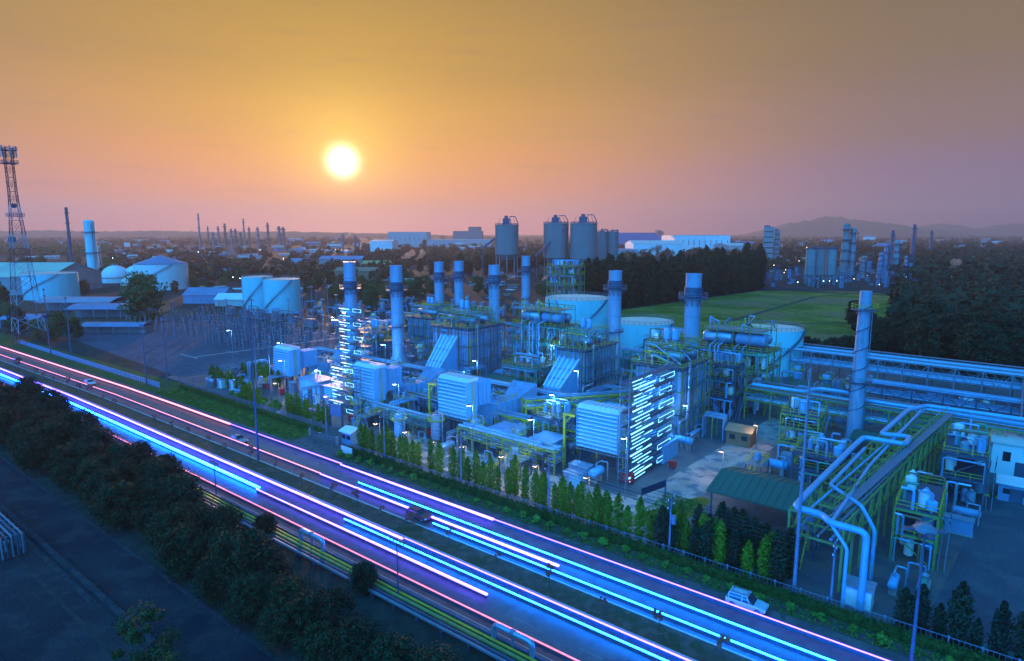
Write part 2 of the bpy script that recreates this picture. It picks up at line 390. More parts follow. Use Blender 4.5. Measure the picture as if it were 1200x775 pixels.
for vv in (120, 136, 152, 166): gline(mbl, (-223.5, vv), (-233, vv), .35, .044)

structure('substation_path_lines', linew, mbl)
fld = [ground(*p) for p in ((640, 380), (735, 362), (890, 341), (1012, 342), (1100, 352), (1030, 400), (975, 412), (930, 406), (800, 398))]
sheet('grass_field', fieldm, fld, .03)
fp = MB()
for a, b in (((830, 384), (955, 348)), ((955, 348), (1012, 343)), ((890, 381), (1010, 378))):
    gline(fp, ground(*a), ground(*b), 3.0, .05)
structure('field_path', dirt, fp)
fr = MB(); gline(fr, ground(700, 366), ground(895, 339), 7, .055); gline(fr, ground(895, 339), ground(1150, 352), 7, .06); gline(fr, ground(880, 338), ground(958, 318), 10, .065)
structure('far_road', servm, fr)

# hills behind everything on one side
def ridge(name, pts, dist, depth):
    vs, fs = [], []; n = len(pts) - 1; S = 14; rows = []
    xs = [];
    for i in range(n):
        for k in range(S): t = k / S; xs.append((pts[i][0] * (1 - t) + pts[i + 1][0] * t, pts[i][1] * (1 - t) + pts[i + 1][1] * t))
    xs.append(pts[-1])
    prof = [(-1, 0), (-.6, .45), (-.25, .85), (0, 1), (.3, .8), (1, 0)]
    for px, hh in xs:
        x = (px - 600) / F * dist * 1.0
        for d, k in prof:
            hj = hh * k * (1 + .10 * (math.sin(px * .31 + d * 5) + math.sin(px * .77 + 2)) * .5)
            vs.append((x, dist + d * depth, max(0, hj)))
    m = len(prof)
    for i in range(len(xs) - 1):
        for j in range(m - 1): fs.append((i * m + j, (i + 1) * m + j, (i + 1) * m + j + 1, i * m + j + 1))
    me = bpy.data.meshes.new(name); me.from_pydata(vs, [], fs); me.materials.append(hillm); me.polygons.foreach_set('use_smooth', [True] * len(fs)); me.update()
    o = link(name, me); o['kind'] = 'structure'
Dh = 7000
def hh(ty, d): return CAMH + (272 - ty) / F * d
ridge('hills', [(868, 0), (900, hh(268, Dh)), (920, hh(262, Dh)), (945, hh(259, Dh)), (966, hh(254, Dh)), (985, hh(257, Dh)), (1010, hh(260, Dh)), (1040, hh(263, Dh)), (1064, hh(268, Dh)), (1095, 40)], Dh, 700)
ridge('hills', [(1040, 0), (1066, hh(267, 8000)), (1090, hh(262.5, 8000)), (1115, hh(264, 8000)), (1135, hh(269, 8000)), (1170, hh(263, 8000)), (1215, hh(262, 8000)), (1260, hh(266, 8000)), (1320, 20)], 8000, 500)
ridge('hills', [(-120, 40), (-40, 62), (20, 50), (60, 58), (120, 48), (190, 55), (250, 46), (330, 50), (420, 38), (520, 20)], 5200, 400)

# ------------------------------------------------------------------ foliage
def leaves(centres, radii, n, size, shell=.55, name='crown', m=L_tree, flat=1.0):
    """many small leaf faces clustered in clumps; centres (k,3), radii (k,)"""
    k = len(centres); idx = rng.integers(0, k, n); d = rng.normal(size=(n, 3)); d /= np.linalg.norm(d, axis=1)[:, None]
    rr = radii[idx] * (shell + (1 - shell) * rng.random(n)) ** 1.0; d2 = d.copy(); d2[:, 2] *= flat
    c = centres[idx] + d2 * rr[:, None]
    a = rng.normal(size=(n, 3)); a -= (a * d).sum(1)[:, None] * d * .6; a /= np.linalg.norm(a, axis=1)[:, None]
    b = np.cross(a, d + rng.normal(size=(n, 3)) * .5); b /= np.linalg.norm(b, axis=1)[:, None] + 1e-9
    s = size * (.5 + 1.0 * rng.random(n))[:, None]; c = c + rng.normal(size=(n, 3)) * (radii[idx] * .13)[:, None]
    v = np.stack([c - a * s, c - b * s * .5, c + a * s, c + b * s * .5], 1).reshape(-1, 3)
    me = bpy.data.meshes.new(name); me.vertices.add(4 * n); me.vertices.foreach_set('co', v.ravel().astype(np.float32))
    me.loops.add(4 * n); me.loops.foreach_set('vertex_index', np.arange(4 * n, dtype=np.int32))
    me.polygons.add(n); me.polygons.foreach_set('loop_start', np.arange(0, 4 * n, 4, dtype=np.int32)); me.polygons.foreach_set('loop_total', np.full(n, 4, dtype=np.int32))
    me.materials.append(m); me.update(calc_edges=True); me.validate(); return me
def broad_crown(R_, H0, H1, clumps, n, size, m, name='crown'):
    cs, rs = [], []
    for i in range(clumps):
        a = random.random() * 6.283; q = math.sqrt(random.random()); t = random.random()
        wr = math.sin(math.pi * (.12 + .8 * t)) ** .7
        cs.append((math.cos(a) * q * R_ * .8 * wr, math.sin(a) * q * R_ * .8 * wr, H0 + (H1 - H0) * t)); rs.append(R_ * random.choice((.14, .2, .26, .36)) * random.uniform(.85, 1.15))
    return leaves(np.array(cs), np.array(rs), n, size, m=m, name=name, flat=.8)
def cone_crown(R_, H0, H1, clumps, n, size, m, name='crown'):
    cs, rs = [], []
    for i in range(clumps):
        t = (i + random.random()) / clumps; w = (math.sin(math.pi * min(1, .16 + .84 * t)) ** .55) if t < .5 else (1 - ((t - .5) / .5) ** 1.7) ** .8
        w = max(w, .12); a = i * 2.4
        cs.append((math.cos(a) * R_ * .45 * w, math.sin(a) * R_ * .45 * w, H0 + (H1 - H0) * t)); rs.append(R_ * .62 * w * random.uniform(.8, 1.15))
    return leaves(np.array(cs), np.array(rs), n, size, m=m, name=name, flat=1.3)
def trunk_mesh(H, r, limbs=5, lean=.05, name='trunk'):
    mb = MB(); top = Vector((random.uniform(-lean, lean) * H, random.uniform(-lean, lean) * H, H)); mid = top * .5 + Vector((random.uniform(-.02, .02) * H, 0, 0))
    mb.tube((0, 0, -.1), mid, r, r * .72, 8); mb.tube(mid, top, r * .72, r * .25, 8)
    for i in range(limbs):
        a = i * 2.4 + random.random(); b = mid.lerp(top, random.uniform(0, .8)); L = H * random.uniform(.22, .42)
        mb.tube(b, b + Vector((math.cos(a) * L, math.sin(a) * L, L * .8)), r * .35, r * .1, 6)
    return mb.mesh(name, bark)
def tree_proto(kind, label='', n=1):
    """(crown mesh, trunk mesh) variants"""
    V = []
    for i in range(n):
        if kind == 'cypress': V.append((cone_crown(1.0, .35, 6.0, 28, 2000, .14, L_cyp), trunk_mesh(4.0, .09, 0)))
        if kind == 'darkcypress': V.append((cone_crown(1.15, .3, 6.0, 30, 2400, .15, L_dark), trunk_mesh(4.0, .09, 0)))
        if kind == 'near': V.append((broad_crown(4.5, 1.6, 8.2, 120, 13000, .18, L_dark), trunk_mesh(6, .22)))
        if kind == 'street': V.append((broad_crown(3.0, 1.8, 6.6, 24, 6000, .13, L_tree), trunk_mesh(4.5, .12)))
        if kind == 'far': V.append((broad_crown(6.5, 3, 15, 70, 5200, .45, L_tree), trunk_mesh(11, .4)))
        if kind == 'fardark': V.append((broad_crown(7, 4, 22, 80, 5200, .55, L_dark), trunk_mesh(16, .5)))
        if kind == 'pine': V.append((cone_crown(5.2, 1, 27, 34, 3600, .6, L_dark), trunk_mesh(24, .4, 3)))
        if kind == 'olive': V.append((broad_crown(6.2, 1.5, 12, 90, 7000, .38, L_olive), trunk_mesh(9, .35)))
        if kind == 'shrub': V.append((broad_crown(.85, .3, .95, 16, 900, .10, L_shrub), trunk_mesh(.5, .05, 3)))
        if kind == 'sapling': V.append((broad_crown(.95, 1.6, 2.8, 9, 420, .11, L_orange), trunk_mesh(2.2, .06, 3)))
        if kind == 'bush': V.append((broad_crown(3.5, .8, 4.5, 24, 1500, .4, L_dark), trunk_mesh(3, .15, 3)))
    return V
PROTO = {k: tree_proto(k, n=n) for k, n in (('cypress', 4), ('darkcypress', 3), ('near', 4), ('street', 2), ('far', 4), ('fardark', 4), ('pine', 3), ('olive', 2), ('shrub', 3), ('sapling', 3), ('bush', 3))}
NAMES = {'cypress': 'cypress_tree', 'darkcypress': 'cypress_tree', 'near': 'roadside_tree', 'street': 'yard_tree', 'far': 'broadleaf_tree', 'fardark': 'forest_tree', 'pine': 'casuarina_tree', 'olive': 'olive_green_tree', 'shrub': 'round_shrub', 'sapling': 'median_sapling', 'bush': 'bush'}
def plant(kind, u, v, sc=1.0, label='', group=None, z=0):
    c, t = random.choice(PROTO[kind]); cat = {'shrub': 'shrub', 'bush': 'shrub'}.get(kind, 'tree')
    o = thing(NAMES[kind], label, cat, u, v, z, random.random() * 6.28, group)
    w = sc * random.uniform(.9, 1.12); o.scale = (w, w, sc * random.uniform(.9, 1.12))
    link('trunk', t, o); link('crown', c, o); return o

# ------------------------------------------------------------------ light trails of traffic, modelled as glowing tubes
def strip(label, v, u0, u1, w0, w1, m):
    """a light trail modelled as a glowing tube; its dark base is added"""
    t = thing('light_trail', label, 'light trail', u0, v + bend(u0), .03, 0, 'glowing light trails along the highway lanes')
    S = 16; base = MB(); tb = MB(); n = 8; rings = []
    for i in range(S + 1):
        a = i / S; x = (u1 - u0) * a; y = bend(u0 + x) - bend(u0); w = (w0 + (w1 - w0) * a) / 2
        tb.v += [(x, y + math.cos(q * 2 * math.pi / n) * w, .62 + math.sin(q * 2 * math.pi / n) * min(w, .14)) for q in range(n)]
        if i:
            xa = (u1 - u0) * (a - 1 / S); ya = bend(u0 + xa) - bend(u0); base.beam((xa, ya, .22), (x, y, .22), .05, .44)
            tb.f += [((i - 1) * n + q, (i - 1) * n + (q + 1) % n, i * n + (q + 1) % n, i * n + q) for q in range(n)]
    tb.f += [tuple(range(n))[::-1], tuple(range(S * n, S * n + n))]
    part(t, 'base', dsteel, base); part(t, 'trail_tube', m, tb)
E_peach = mat('peach_light', (.9, .6, .5), .4, emit=(1.0, .20, .20), estr=3.0)
strip('broad peach-white light trail on the outer far lane running up past the substation', 71.7, -600, -139.7, .3, .62, E_peach)
strip('thin pink light trail on the outer far lane in front of the plant entrance', 71.8, -139.5, -98, .13, .24, E_pink)
strip('widening pinkish white light trail on the outer far lane beside the shrub row', 71.4, -97.8, -59.5, .22, .62, E_pinkw)
strip('long thin pink light trail on the outer far lane passing the parked estate car', 71.5, -59.3, 30, .15, .16, E_pink)
strip('thin pink light trail next to the median on the far carriageway, far part', 66.3, -600, -97, .10, .16, E_peach)
strip('pinkish white light trail beside the median that ends in a broad tip', 66.1, -96.8, -43.7, .2, .5, E_pinkw)
strip('upper of the two long cyan light trails on the far carriageway', 67.9, -88, 30, .14, .18, E_cyan)
strip('lower of the two long cyan light trails, close above the median kerb', 64.7, -66, 30, .14, .18, E_cyan)
strip('pink light trail on the near carriageway just below the median, broad at its end', 58.4, -600, -66, .14, .42, E_pinkw)
strip('faint pink light trail continuing just below the median on the near carriageway', 58.7, -65.8, 30, .16, .26, E_pink)
strip('broad blue light trail in the middle of the near carriageway', 55.6, -600, -99.8, .22, .6, E_blue)
strip('pink light trail continuing from the broad blue one, with a broad end', 55.0, -99.6, -46.9, .16, .42, E_pinkw)
strip('long cyan light trail in the near carriageway below the faint pink one', 57.2, -78, 30, .13, .2, E_cyan)
strip('thin red light trail nearest the roadside pipeline', 51.5, -260, 20, .12, .18, E_red)

# ------------------------------------------------------------------ vehicles
def car(label, u, v, rot, body_c, kind='suv', lights=False):
    t = thing('parked_car' if not lights else 'car', label, 'car', u, v, .03, rot)
    L, Wd, H = (4.7, 1.85, 1.72) if kind == 'suv' else (4.4, 1.75, 1.45)
    b = MB(); hw = Wd / 2
    side = [(-L / 2, .45), (-L / 2, .95), (-L / 2 + .1, 1.02), (L / 2 - 1.25, 1.0), (L / 2 - .15, .82), (L / 2, .6), (L / 2, .42), (L / 2 - .5, .3), (-L / 2 + .4, .3)]
    n = len(side); vs = [(x, -hw, zz) for x, zz in side] + [(x, hw, zz) for x, zz in side]
    b.add(vs, [tuple(range(n)), tuple(range(n, 2 * n))[::-1]] + [(i, n + i, n + (i + 1) % n, (i + 1) % n) for i in range(n)])
    rf = [(-L / 2 + .15, 1.0), (-L / 2 + .45, H - .04), (-L / 2 + 1.0, H), (L / 2 - 2.2, H - .03), (L / 2 - 1.3, .98)]
    bo = part(t, 'body', body_c, b, True); bv = bo.modifiers.new('bevel', 'BEVEL'); bv.width = .11; bv.segments = 3
    g_ = MB(); n = len(rf); k = .86
    vs = [(x, -hw * (1 if zz < 1.1 else k), zz) for x, zz in rf] + [(x, hw * (1 if zz < 1.1 else k), zz) for x, zz in rf]
    g_.add(vs, [tuple(range(n)), tuple(range(n, 2 * n))[::-1]] + [(i, n + i, n + (i + 1) % n, (i + 1) % n) for i in range(n)])
    go = part(t, 'window_glass', glass, g_, True); bv = go.modifiers.new('bevel', 'BEVEL'); bv.width = .07; bv.segments = 2
    part(t, 'roof_rack', dsteel, MB().beam((-L / 2 + .5, -.55, H + .12), (L / 2 - 2.3, -.55, H + .12), .05).beam((-L / 2 + .5, .55, H + .12), (L / 2 - 2.3, .55, H + .12), .05).beam((-L / 2 + .7, -.6, H + .1), (-L / 2 + .7, .6, H + .1), .05).beam((.1, -.6, H + .1), (.1, .6, H + .1), .05))
    r_ = MB(); r_.box(-L / 2 + .4, L / 2 - 2.1, -hw * k, hw * k, H - .02, H + .05)
    for x in (-L / 2 + .4, -.35, L / 2 - 2.15):
        for s in (-1, 1): r_.beam((x, s * hw * k, H), (x + (.35 if x > 0 else -.02), s * hw * .99, 1.0), .09)
    part(t, 'roof', body_c, r_)
    for x in (-L / 2 + .85, L / 2 - .9):
        for s in (-1, 1):
            w_ = MB(); w_.tube((x, s * (hw - .22), .33), (x, s * (hw + .01), .33), .34, n=16); w = part(t, 'wheel', black, w_)
            rm = MB(); rm.tube((x, s * (hw - .02), .33), (x, s * (hw + .03), .33), .19, n=12); part(w, 'rim', silver, rm)
    for s in (-1, 1):
        part(t, 'headlight', white_p, MB().box(L / 2 - .22, L / 2 + .01, s * hw * .85 - .2, s * hw * .85 + .14 if s < 0 else s * hw * .85 + .12, .62, .76))
        part(t, 'tail_light', red_p, MB().box(-L / 2 - .02, -L / 2 + .06, s * hw * .88 - .12, s * hw * .88 + .1, .72, .95))
        part(t, 'mirror', body_c, MB().box(L / 2 - 1.6, L / 2 - 1.45, s * (hw + .08) - .1, s * (hw + .08) + .1, .95, 1.1))
    return t
car('pale silver estate car with a roof rack parked on the shoulder', -21.0, 73.1, R(2), mat('car_white', (.40, .48, .58), .25, 0, .03, 1))
uu, vv = ground(282, 518); car('dark silver car on the far carriageway before the entrance', uu, vv - .3, 0, mat('car_silver', (.30, .33, .38), .25, .4, .03, 1), 'sedan')
uu, vv = ground(106, 451); car('small white car on the far carriageway by the substation fence', uu, vv, 0, mat('car_white2', (.55, .55, .56), .25, 0, .03, 1), 'sedan')
uu, vv = ground(22, 425); car('dark red car farthest away on the far carriageway', uu, vv, 0, mat('car_red', (.25, .03, .03), .25, 0, .03, 1), 'sedan')
uu, vv = ground(493, 607); car('dull red car on the far carriageway beside the median saplings', uu, vv - .2, 0, mat('car_dull_red', (.20, .05, .06), .3, 0, .03, 1), 'sedan')

# ------------------------------------------------------------------ planting along the road
row = []
u = -262.0
while u < 6:
    if random.random() < .9 and not (-20 < u < -16): row.append(plant('sapling', u, 61.7 + bend(u) + random.uniform(-.4, .4), random.uniform(.65, 1.15), '', 'saplings along the median', .14))
    u += random.uniform(6.5, 9.5)
number(row, 'slim orange-brown sapling in the median, # counting from the mast side')
row = []
u = -103.0
while u < 4:
    row.append(plant('shrub', u, 75.6 + random.uniform(-.5, .3), random.uniform(.75, 1.15), '', 'round shrubs on the verge', .03)); u += random.uniform(2.6, 3.6)
number(row, 'round green shrub on the verge below the hedge, # from the entrance')
row = []
for i in range(26):
    u = -186 + i * 2.6 + random.uniform(-.6, .6)
    row.append(plant('shrub', u, 77.5 + random.uniform(-1.8, 1.2), random.uniform(.5, 1.0), '', 'shrubs on the grassy bank', .03))
number(row, 'low shrub on the grassy bank before the entrance, # from the substation')
# clipped hedges and fences
def hedge(label, u0, u1, v, h=1.15, w=1.0):
    t = thing('hedge', label, 'hedge', u0, v, .02); L = u1 - u0; mb = MB().box(0, L, -w / 2 + .12, w / 2 - .12, 0, h - .15)
    part(t, 'stems', L_hedge, mb)
    n = int(L * 150); P = np.stack([rng.random(n) * L, (rng.random(n) - .5) * w, rng.random(n) * h], 1)
    side = rng.random(n); P[side < .45, 2] = h + rng.normal(0, .06, (side < .45).sum()); P[side > .7, 1] = -w / 2 + rng.normal(0, .05, (side > .7).sum())
    link('leaves', leaves(P, np.full(n, .1), n, .13, m=L_hedge, name='leaves'), t)
hedge('long clipped dark hedge in front of the plant fence', -104, 12, 77.6)
hedge('clipped hedge in front of the fence on the substation side', -186, -119, 81.6)
def fence(label, pts, h, m, step, name='fence', w=.1, rails=(0.35, .95), solid=False, panel=None):
    (u0, v0) = pts[0]; t = thing(name, label, 'fence', u0, v0, .02)
    for (a, b) in zip(pts, pts[1:]):
        a = Vector((a[0] - u0, a[1] - v0, 0)); b = Vector((b[0] - u0, b[1] - v0, 0)); L = (b - a).length; k = max(1, int(L / step))
        r = MB()
        for q in rails: r.beam(a + Vector((0, 0, h * q)), b + Vector((0, 0, h * q)), w * .7)
        if panel:
            kk = int(L / panel)
            for i in range(kk): p = a.lerp(b, (i + .5) / kk); r.beam(p + Vector((0, 0, .1)), p + Vector((0, 0, h * .98)), .045)
        if solid: r.beam(a + Vector((0, 0, .2)), b + Vector((0, 0, .2)), .12, .4)
        part(t, 'railing', m, r)
        proto = None
        for i in range(min(k, 95) + 1):
            p = a.lerp(b, i / min(k, 95))
            if proto is None: proto = MB().box(-w, w, -w, w, 0, h + .1).mesh('post', m)
            link('post', proto, t, p)
fence('white topped wire fence between hedge and cypress row', [(-104, 78.7), (20, 78.7)], 1.5, galv, 3.0, panel=.5)
fence('pale fence behind the hedge on the substation side', [(-188, 83.6), (-119, 83.6)], 1.5, galv, 3.0, panel=.5)
fence('row of blue-white posts fencing the substation along the highway', [(-315, 76.2), (-192, 78.2)], 1.5, mat('fence_blue', (.25, .35, .62), .6, 0, .1, 1), 1.4, w=.16)
fence('fence between substation and first turbine unit', [(-192, 84), (-188, 168)], 2.2, galv, 4)
fence('fence at the far side of the plant yard along the field', [(-205, 236), (55, 232)], 2.2, galv, 5)
# cypress rows
row = []; u = -102.5
while u < -19:
    gap = (-84.5 < u < -82.5) or (-78 < u < -77)
    if not gap and not (-62.6 < u < -61): row.append(plant('darkcypress' if u > -42 and random.random() < .6 else 'cypress', u + random.uniform(-.15, .15), 80.2 + random.uniform(-.35, .35), random.uniform(.78, 1.14), '', 'cypresses between the entrance and the pipe rack', .02))
    if u > -70 and random.random() < .35: row.append(plant('cypress', u + .6, 81.6 + random.uniform(-.3, .3), random.uniform(.95, 1.2), '', 'cypresses between the entrance and the pipe rack', .02))
    u += random.uniform(1.45, 2.05)
for i in range(9): row.append(plant('darkcypress', -31 + i * 1.5, 83.4 + random.uniform(-.8, .8), random.uniform(1.0, 1.25), '', 'cypresses between the entrance and the pipe rack', .02))
number(row, 'columnar cypress behind the roadside fence, # from the entrance gate')
row = []
for u in list(np.arange(-186, -167, 1.9)) + list(np.arange(-160, -151, 1.6)) + list(np.arange(-139, -121, 1.8)):
    row.append(plant('cypress', u, 86.5 + random.uniform(-.4, .4) + (4 if u < -167 else 0), random.uniform(.7, .95), '', 'cypresses on the substation side of the entrance', .02))
for i in range(12): row.append(plant('cypress', -184 + i * 1.8, 100 + random.uniform(-.5, .5), random.uniform(.8, 1.05), '', 'cypresses on the substation side of the entrance', .02))
number(row, 'small dark green cypress on the substation side of the gate, # in its row')
row = []
for u, s in ((-5.5, .8), (-4, .95), (-2.2, .6), (-.4, 1.05), (1.2, .55), (3.2, .9), (5.2, .95), (7.4, 1.0), (9.6, 1.05), (12, .9), (14.5, 1.1), (17, 1)):
    row.append(plant('darkcypress', u, 79.9 + random.uniform(-.2, .5), s * 1.15, '', 'dark cypresses beyond the pipe rack', .02))
number(row, 'dark cypress by the loading yard fence, # counting from the pipe rack')
hedge('dark ground hedge under the cypresses at the loading yard', 13, 40, 77.6)
row = []
for i in range(40): row.append(plant('shrub', -166 + i * 1.0 + random.uniform(-.3, .3), 87.5 + random.uniform(-1.5, 2.5), random.uniform(1.0, 1.6), '', 'green bushes behind the fence on the substation side'))
number(row, 'leafy bush behind the fence on the substation side, # in its bed')
# grass growing on the verge and median
def grass(name, rects, n, h=.22):
    P = []
    tot = sum((b - a) * (d - c) for a, b, c, d in rects)
    for a, b, c, d in rects:
        k = int(n * (b - a) * (d - c) / tot); U = a + rng.random(k) * (b - a); V = c + rng.random(k) * (d - c)
        P.append(np.stack([U * CA - V * SA, U * SA + V * CA, np.full(k, .1)], 1))
    P = np.concatenate(P); o = link(name, leaves(P, np.full(len(P), .12), len(P), h, m=L_grass, name=name)); o['kind'] = 'stuff'; return o
grass('grass', [(-186, -121, 74.6, 83), (-43, -37, 87, 99)], 26000, .14)
grass('grass', [(-260, 10, 60.1, 63.3)], 9000, .10)
grass('grass', [(-104, 10, 74.5, 77.0)], 7000, .14)

jt = MB()
for k in range(60): gline(jt, (-320 + k * 6.3, 22.6), (-320 + k * 6.3, 32.4), .10, .026)
gline(jt, (-320, 27.5), (60, 27.5), .10, .03)
for k in range(26): gline(jt, (-220 + k * 9.0, -40), (-220 + k * 9.0, 21.8), .12, .02)
for k in range(7): gline(jt, (-220, 20 - k * 8), (10, 20 - k * 8), .12, .024)
structure('slab_joints', mat('joint_tar', (.008, .009, .01), .9), jt)
# the dark belt of trees between the highway and the service road
row = []
for i in range(95):
    u = -235 + 2.45 * i + random.uniform(-1.2, 1.2); lane = i % 3
    v = (35.5, 39.5, 43.0)[lane] + random.uniform(-1, 1)
    if lane == 2 and u > -100: v -= 1.8
    if u > -92: v -= min(4.5, (u + 92) * .11)
    if v < 33.5: v = 33.5 + random.random()
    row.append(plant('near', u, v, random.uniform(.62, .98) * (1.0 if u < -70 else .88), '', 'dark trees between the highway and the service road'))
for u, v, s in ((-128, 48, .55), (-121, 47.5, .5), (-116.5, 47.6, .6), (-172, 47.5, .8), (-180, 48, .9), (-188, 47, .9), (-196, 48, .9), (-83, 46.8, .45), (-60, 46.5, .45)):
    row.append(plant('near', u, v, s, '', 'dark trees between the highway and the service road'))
number(row, 'dark leafy tree in the roadside belt, # counting from the far end')
uu, vv = ground(172, 800); plant('street', uu - .5, vv, 1.15, 'lone green tree rising from the service yard at the bottom')
plant('street', uu + 4.6, vv - .4, .72, 'smaller green tree next to the lone service yard tree')

# ------------------------------------------------------------------ roadside pipeline with expansion loops
t = thing('roadside_pipeline', 'bundle of yellow, green and grey pipes on sleepers beside the highway', 'pipeline', -250, 47.6, 0)
for k, (dv, r, m, zz) in enumerate(((0, .20, olive_s, 1.0), (-.7, .18, dsteel, 1.0), (-1.3, .2, galv, 1.0), (.7, .14, yellow, 1.0), (1.3, .16, dsteel, 1.0))):
    part(t, 'pipe', m, MB().path([(0, dv, zz), (280, dv, zz)], r), True)
for i in range(70): part(t, 'sleeper', dsteel, MB().box(i * 4 - .12, i * 4 + .12, -1.7, 1.7, .62, .8).box(i * 4 - .12, i * 4 + .12, -1.5, -1.3, 0, .62).box(i * 4 - .12, i * 4 + .12, 1.3, 1.5, 0, .62))
row = []
for px, py in ((192, 553), (345, 640), (590, 757)):
    uu, vv = ground(px, py, 2)
    t = thing('pipe_loop', '', 'pipe', uu, 48.7, 0, 0, 'pipe loops of the roadside pipeline')
    part(t, 'pipe', silver, MB().path([(-2.6, 0, 0), (-2.6, 0, 2.6), (2.6, 0, 2.6), (2.6, 0, 0)], .32, 12), True)
    part(t, 'clamp', galv, MB().tube((-.2, 0, 2.6), (.2, 0, 2.6), .42).box(-.1, .1, -.1, .1, 0, 2.4)); row.append(t)
number(row, 'thick pale pipe arch over the roadside pipeline, # from the mast side')
row = []
for i in range(5):
    t = thing('pipe_trestle', '', 'pipe trestle', -152 + i * 2.6, 47.6, 0, 0, 'small trestles by the roadside pipeline')
    part(t, 'frame', galv, MB().beam((0, -2, 0), (0, -2, 3), .12).beam((0, 2, 0), (0, 2, 3), .12).beam((0, -2, 3), (0, 2, 3), .12).beam((0, -2, 3), (2.5, -2, 3), .1).beam((0, 2, 3), (2.5, 2, 3), .1)); row.append(t)
number(row, 'small grey steel trestle beside the highway trees, # along the pipeline')
# service yard: kerb wall, covered trench and a small pipe rack
t = thing('low_wall', 'long low dark wall dividing the service yard', 'wall', -200, 25.6, 0); part(t, 'coping', dkerb, MB().box(0, 130, -.3, .3, .5, .62)); part(t, 'wall', dkerb, MB().box(0, 130, -.2, .2, 0, .5))
t = thing('yard_pipe_rack', 'grey pipe rack with stanchions at the edge of the service yard', 'pipe rack', -126, 20.5, 0)
for i in range(10): part(t, 'post', galv, MB().beam((i * 2.2, 0, 0), (i * 2.2, 0, 3), .2).beam((i * 2.2, 3, 0), (i * 2.2, 3, 3), .2).beam((i * 2.2, 0, 3), (i * 2.2, 3, 3), .18))
for k in range(5): part(t, 'pipe', dsteel if k % 2 else galv, MB().path([(-2, .3 + k * .6, 3.2), (20.5, .3 + k * .6, 3.2), (20.5, .3 + k * .6, .2)], .13), True)
for k in range(8): part(t, 'valve', red_p if k % 3 == 0 else galv, MB().tube((2 + k * 2.2, 1.5, .0), (2 + k * 2.2, 1.5, 1.2), .25).tube((2 + k * 2.2, 1.2, 1.3), (2 + k * 2.2, 1.8, 1.3), .35))
uu, vv = ground(60, 650)
t = thing('drain_trench', 'straight dark drain with a steel cover across the service yard', 'drain', -92, 24.5, .02); part(t, 'cover', dkerb, MB().box(-44, 8, -.25, .25, 0, .06)); part(t, 'kerb', dkerb, MB().box(-44, 8, .25, .45, 0, .10))

# ------------------------------------------------------------------ poles, wires and lamps
def pole(label, u, v, h, arms=2, name='utility_pole', m=galv, transformer=False, group=None):
    t = thing(name, label, 'pole', u, v, 0, 0, group)
    part(t, 'post', m, MB().tube((0, 0, 0), (0, 0, h), .17, .10, 8))
    for k in range(arms):
        zz = h - .4 - k * 1.1; part(t, 'crossarm', dsteel, MB().beam((0, -1.1, zz), (0, 1.1, zz), .12).beam((0, -.8, zz), (0, 0, zz - .7), .06).beam((0, .8, zz), (0, 0, zz - .7), .06))
        ins = MB()
        for y in (-1, 0, 1): ins.tube((0, y * 1.0 + .02, zz + .06), (0, y + .02, zz + .32), .07, n=6)
        part(t, 'insulator', white_p, ins)
    if transformer: part(t, 'transformer', galv, MB().tube((.5, 0, h * .55), (.5, 0, h * .55 + 1.2), .35, n=10))
    return t
P = [(-113.5, 79.6), (-94.1, 79.3), (-73.5, 79.3), (-54.6, 79.4), (-33.8, 79.3), (-13, 79.3)]
for i, (u, v) in enumerate(P): pole('concrete power pole with crossarms behind the roadside hedge, %s from the entrance' % ordw(i + 1), u, v, (9.5, 10.5, 9.8, 9.3, 8.6, 8.6)[i], transformer=i == 4, group='concrete poles along the plant fence')
wt = thing('power_line', 'slack power cables strung from pole to pole over the hedge', 'cable', P[0][0], P[0][1], 0)
for y in (-1, 0, 1):
    for lv in (0.0, 1.1):
        pts = []
        for i in range(len(P) - 1):
            h0, h1 = [(9.5, 10.5, 9.8, 9.3, 8.6, 8.6)[j] - .1 - lv for j in (i, i + 1)]
            for k in range(9):
                s_ = k / 8; pts.append((P[i][0] - P[0][0] + (P[i + 1][0] - P[i][0]) * s_, P[i][1] - P[0][1] + (P[i + 1][1] - P[i][1]) * s_ + y, h0 + (h1 - h0) * s_ - .5 * 4 * s_ * (1 - s_)))
        mb = MB()
        for a, b in zip(pts, pts[1:]):
            if (Vector(a) - Vector(b)).length > .01: mb.beam(a, b, .035)
        part(wt, 'cable', black, mb)
def tallpole(label, px, py, ty, m=dsteel, r=.16, arms=0, lamp=False):
    u, v = ground(px, py); X = W(u, v); b = (ty - 387.5) / F
    h = CAMH - X.y * (b * math.cos(PT) + math.sin(PT)) / (math.cos(PT) - b * math.sin(PT))
    t = thing('lamp_mast' if lamp else 'utility_pole', label, 'lamp mast' if lamp else 'pole', u, v, 0)
    part(t, 'post', m, MB().tube((0, 0, 0), (0, 0, h), r * 1.5, r * .7, 10))
    if lamp:
        part(t, 'lamp_ring', galv, MB().lathe([(.3, h - .5), (1.1, h - .3), (1.1, h - .1), (.4, h + .35), (.1, h + .4)], n=14))
        for k in range(4):
            a = k * math.pi / 2 + .4; part(t, 'lamp_head', dsteel, MB().beam((math.cos(a), math.sin(a), h - .25), (math.cos(a) * 1.9, math.sin(a) * 1.9, h - .3), .55, .2))
    for k in range(arms):
        zz = h * (1 - .09 * k) - .3; part(t, 'crossarm', m, MB().beam((-1.3, 0, zz), (1.3, 0, zz), .16))
        ins = MB()
        for x in (-1.2, -.6, .6, 1.2): ins.tube((x, 0, zz - .5), (x, 0, zz), .09, n=6)
        part(t, 'insulator', galv, ins)
    return t
tallpole('tall slim dark pole standing in the median before the entrance', 303, 540, 368, r=.17, arms=1)
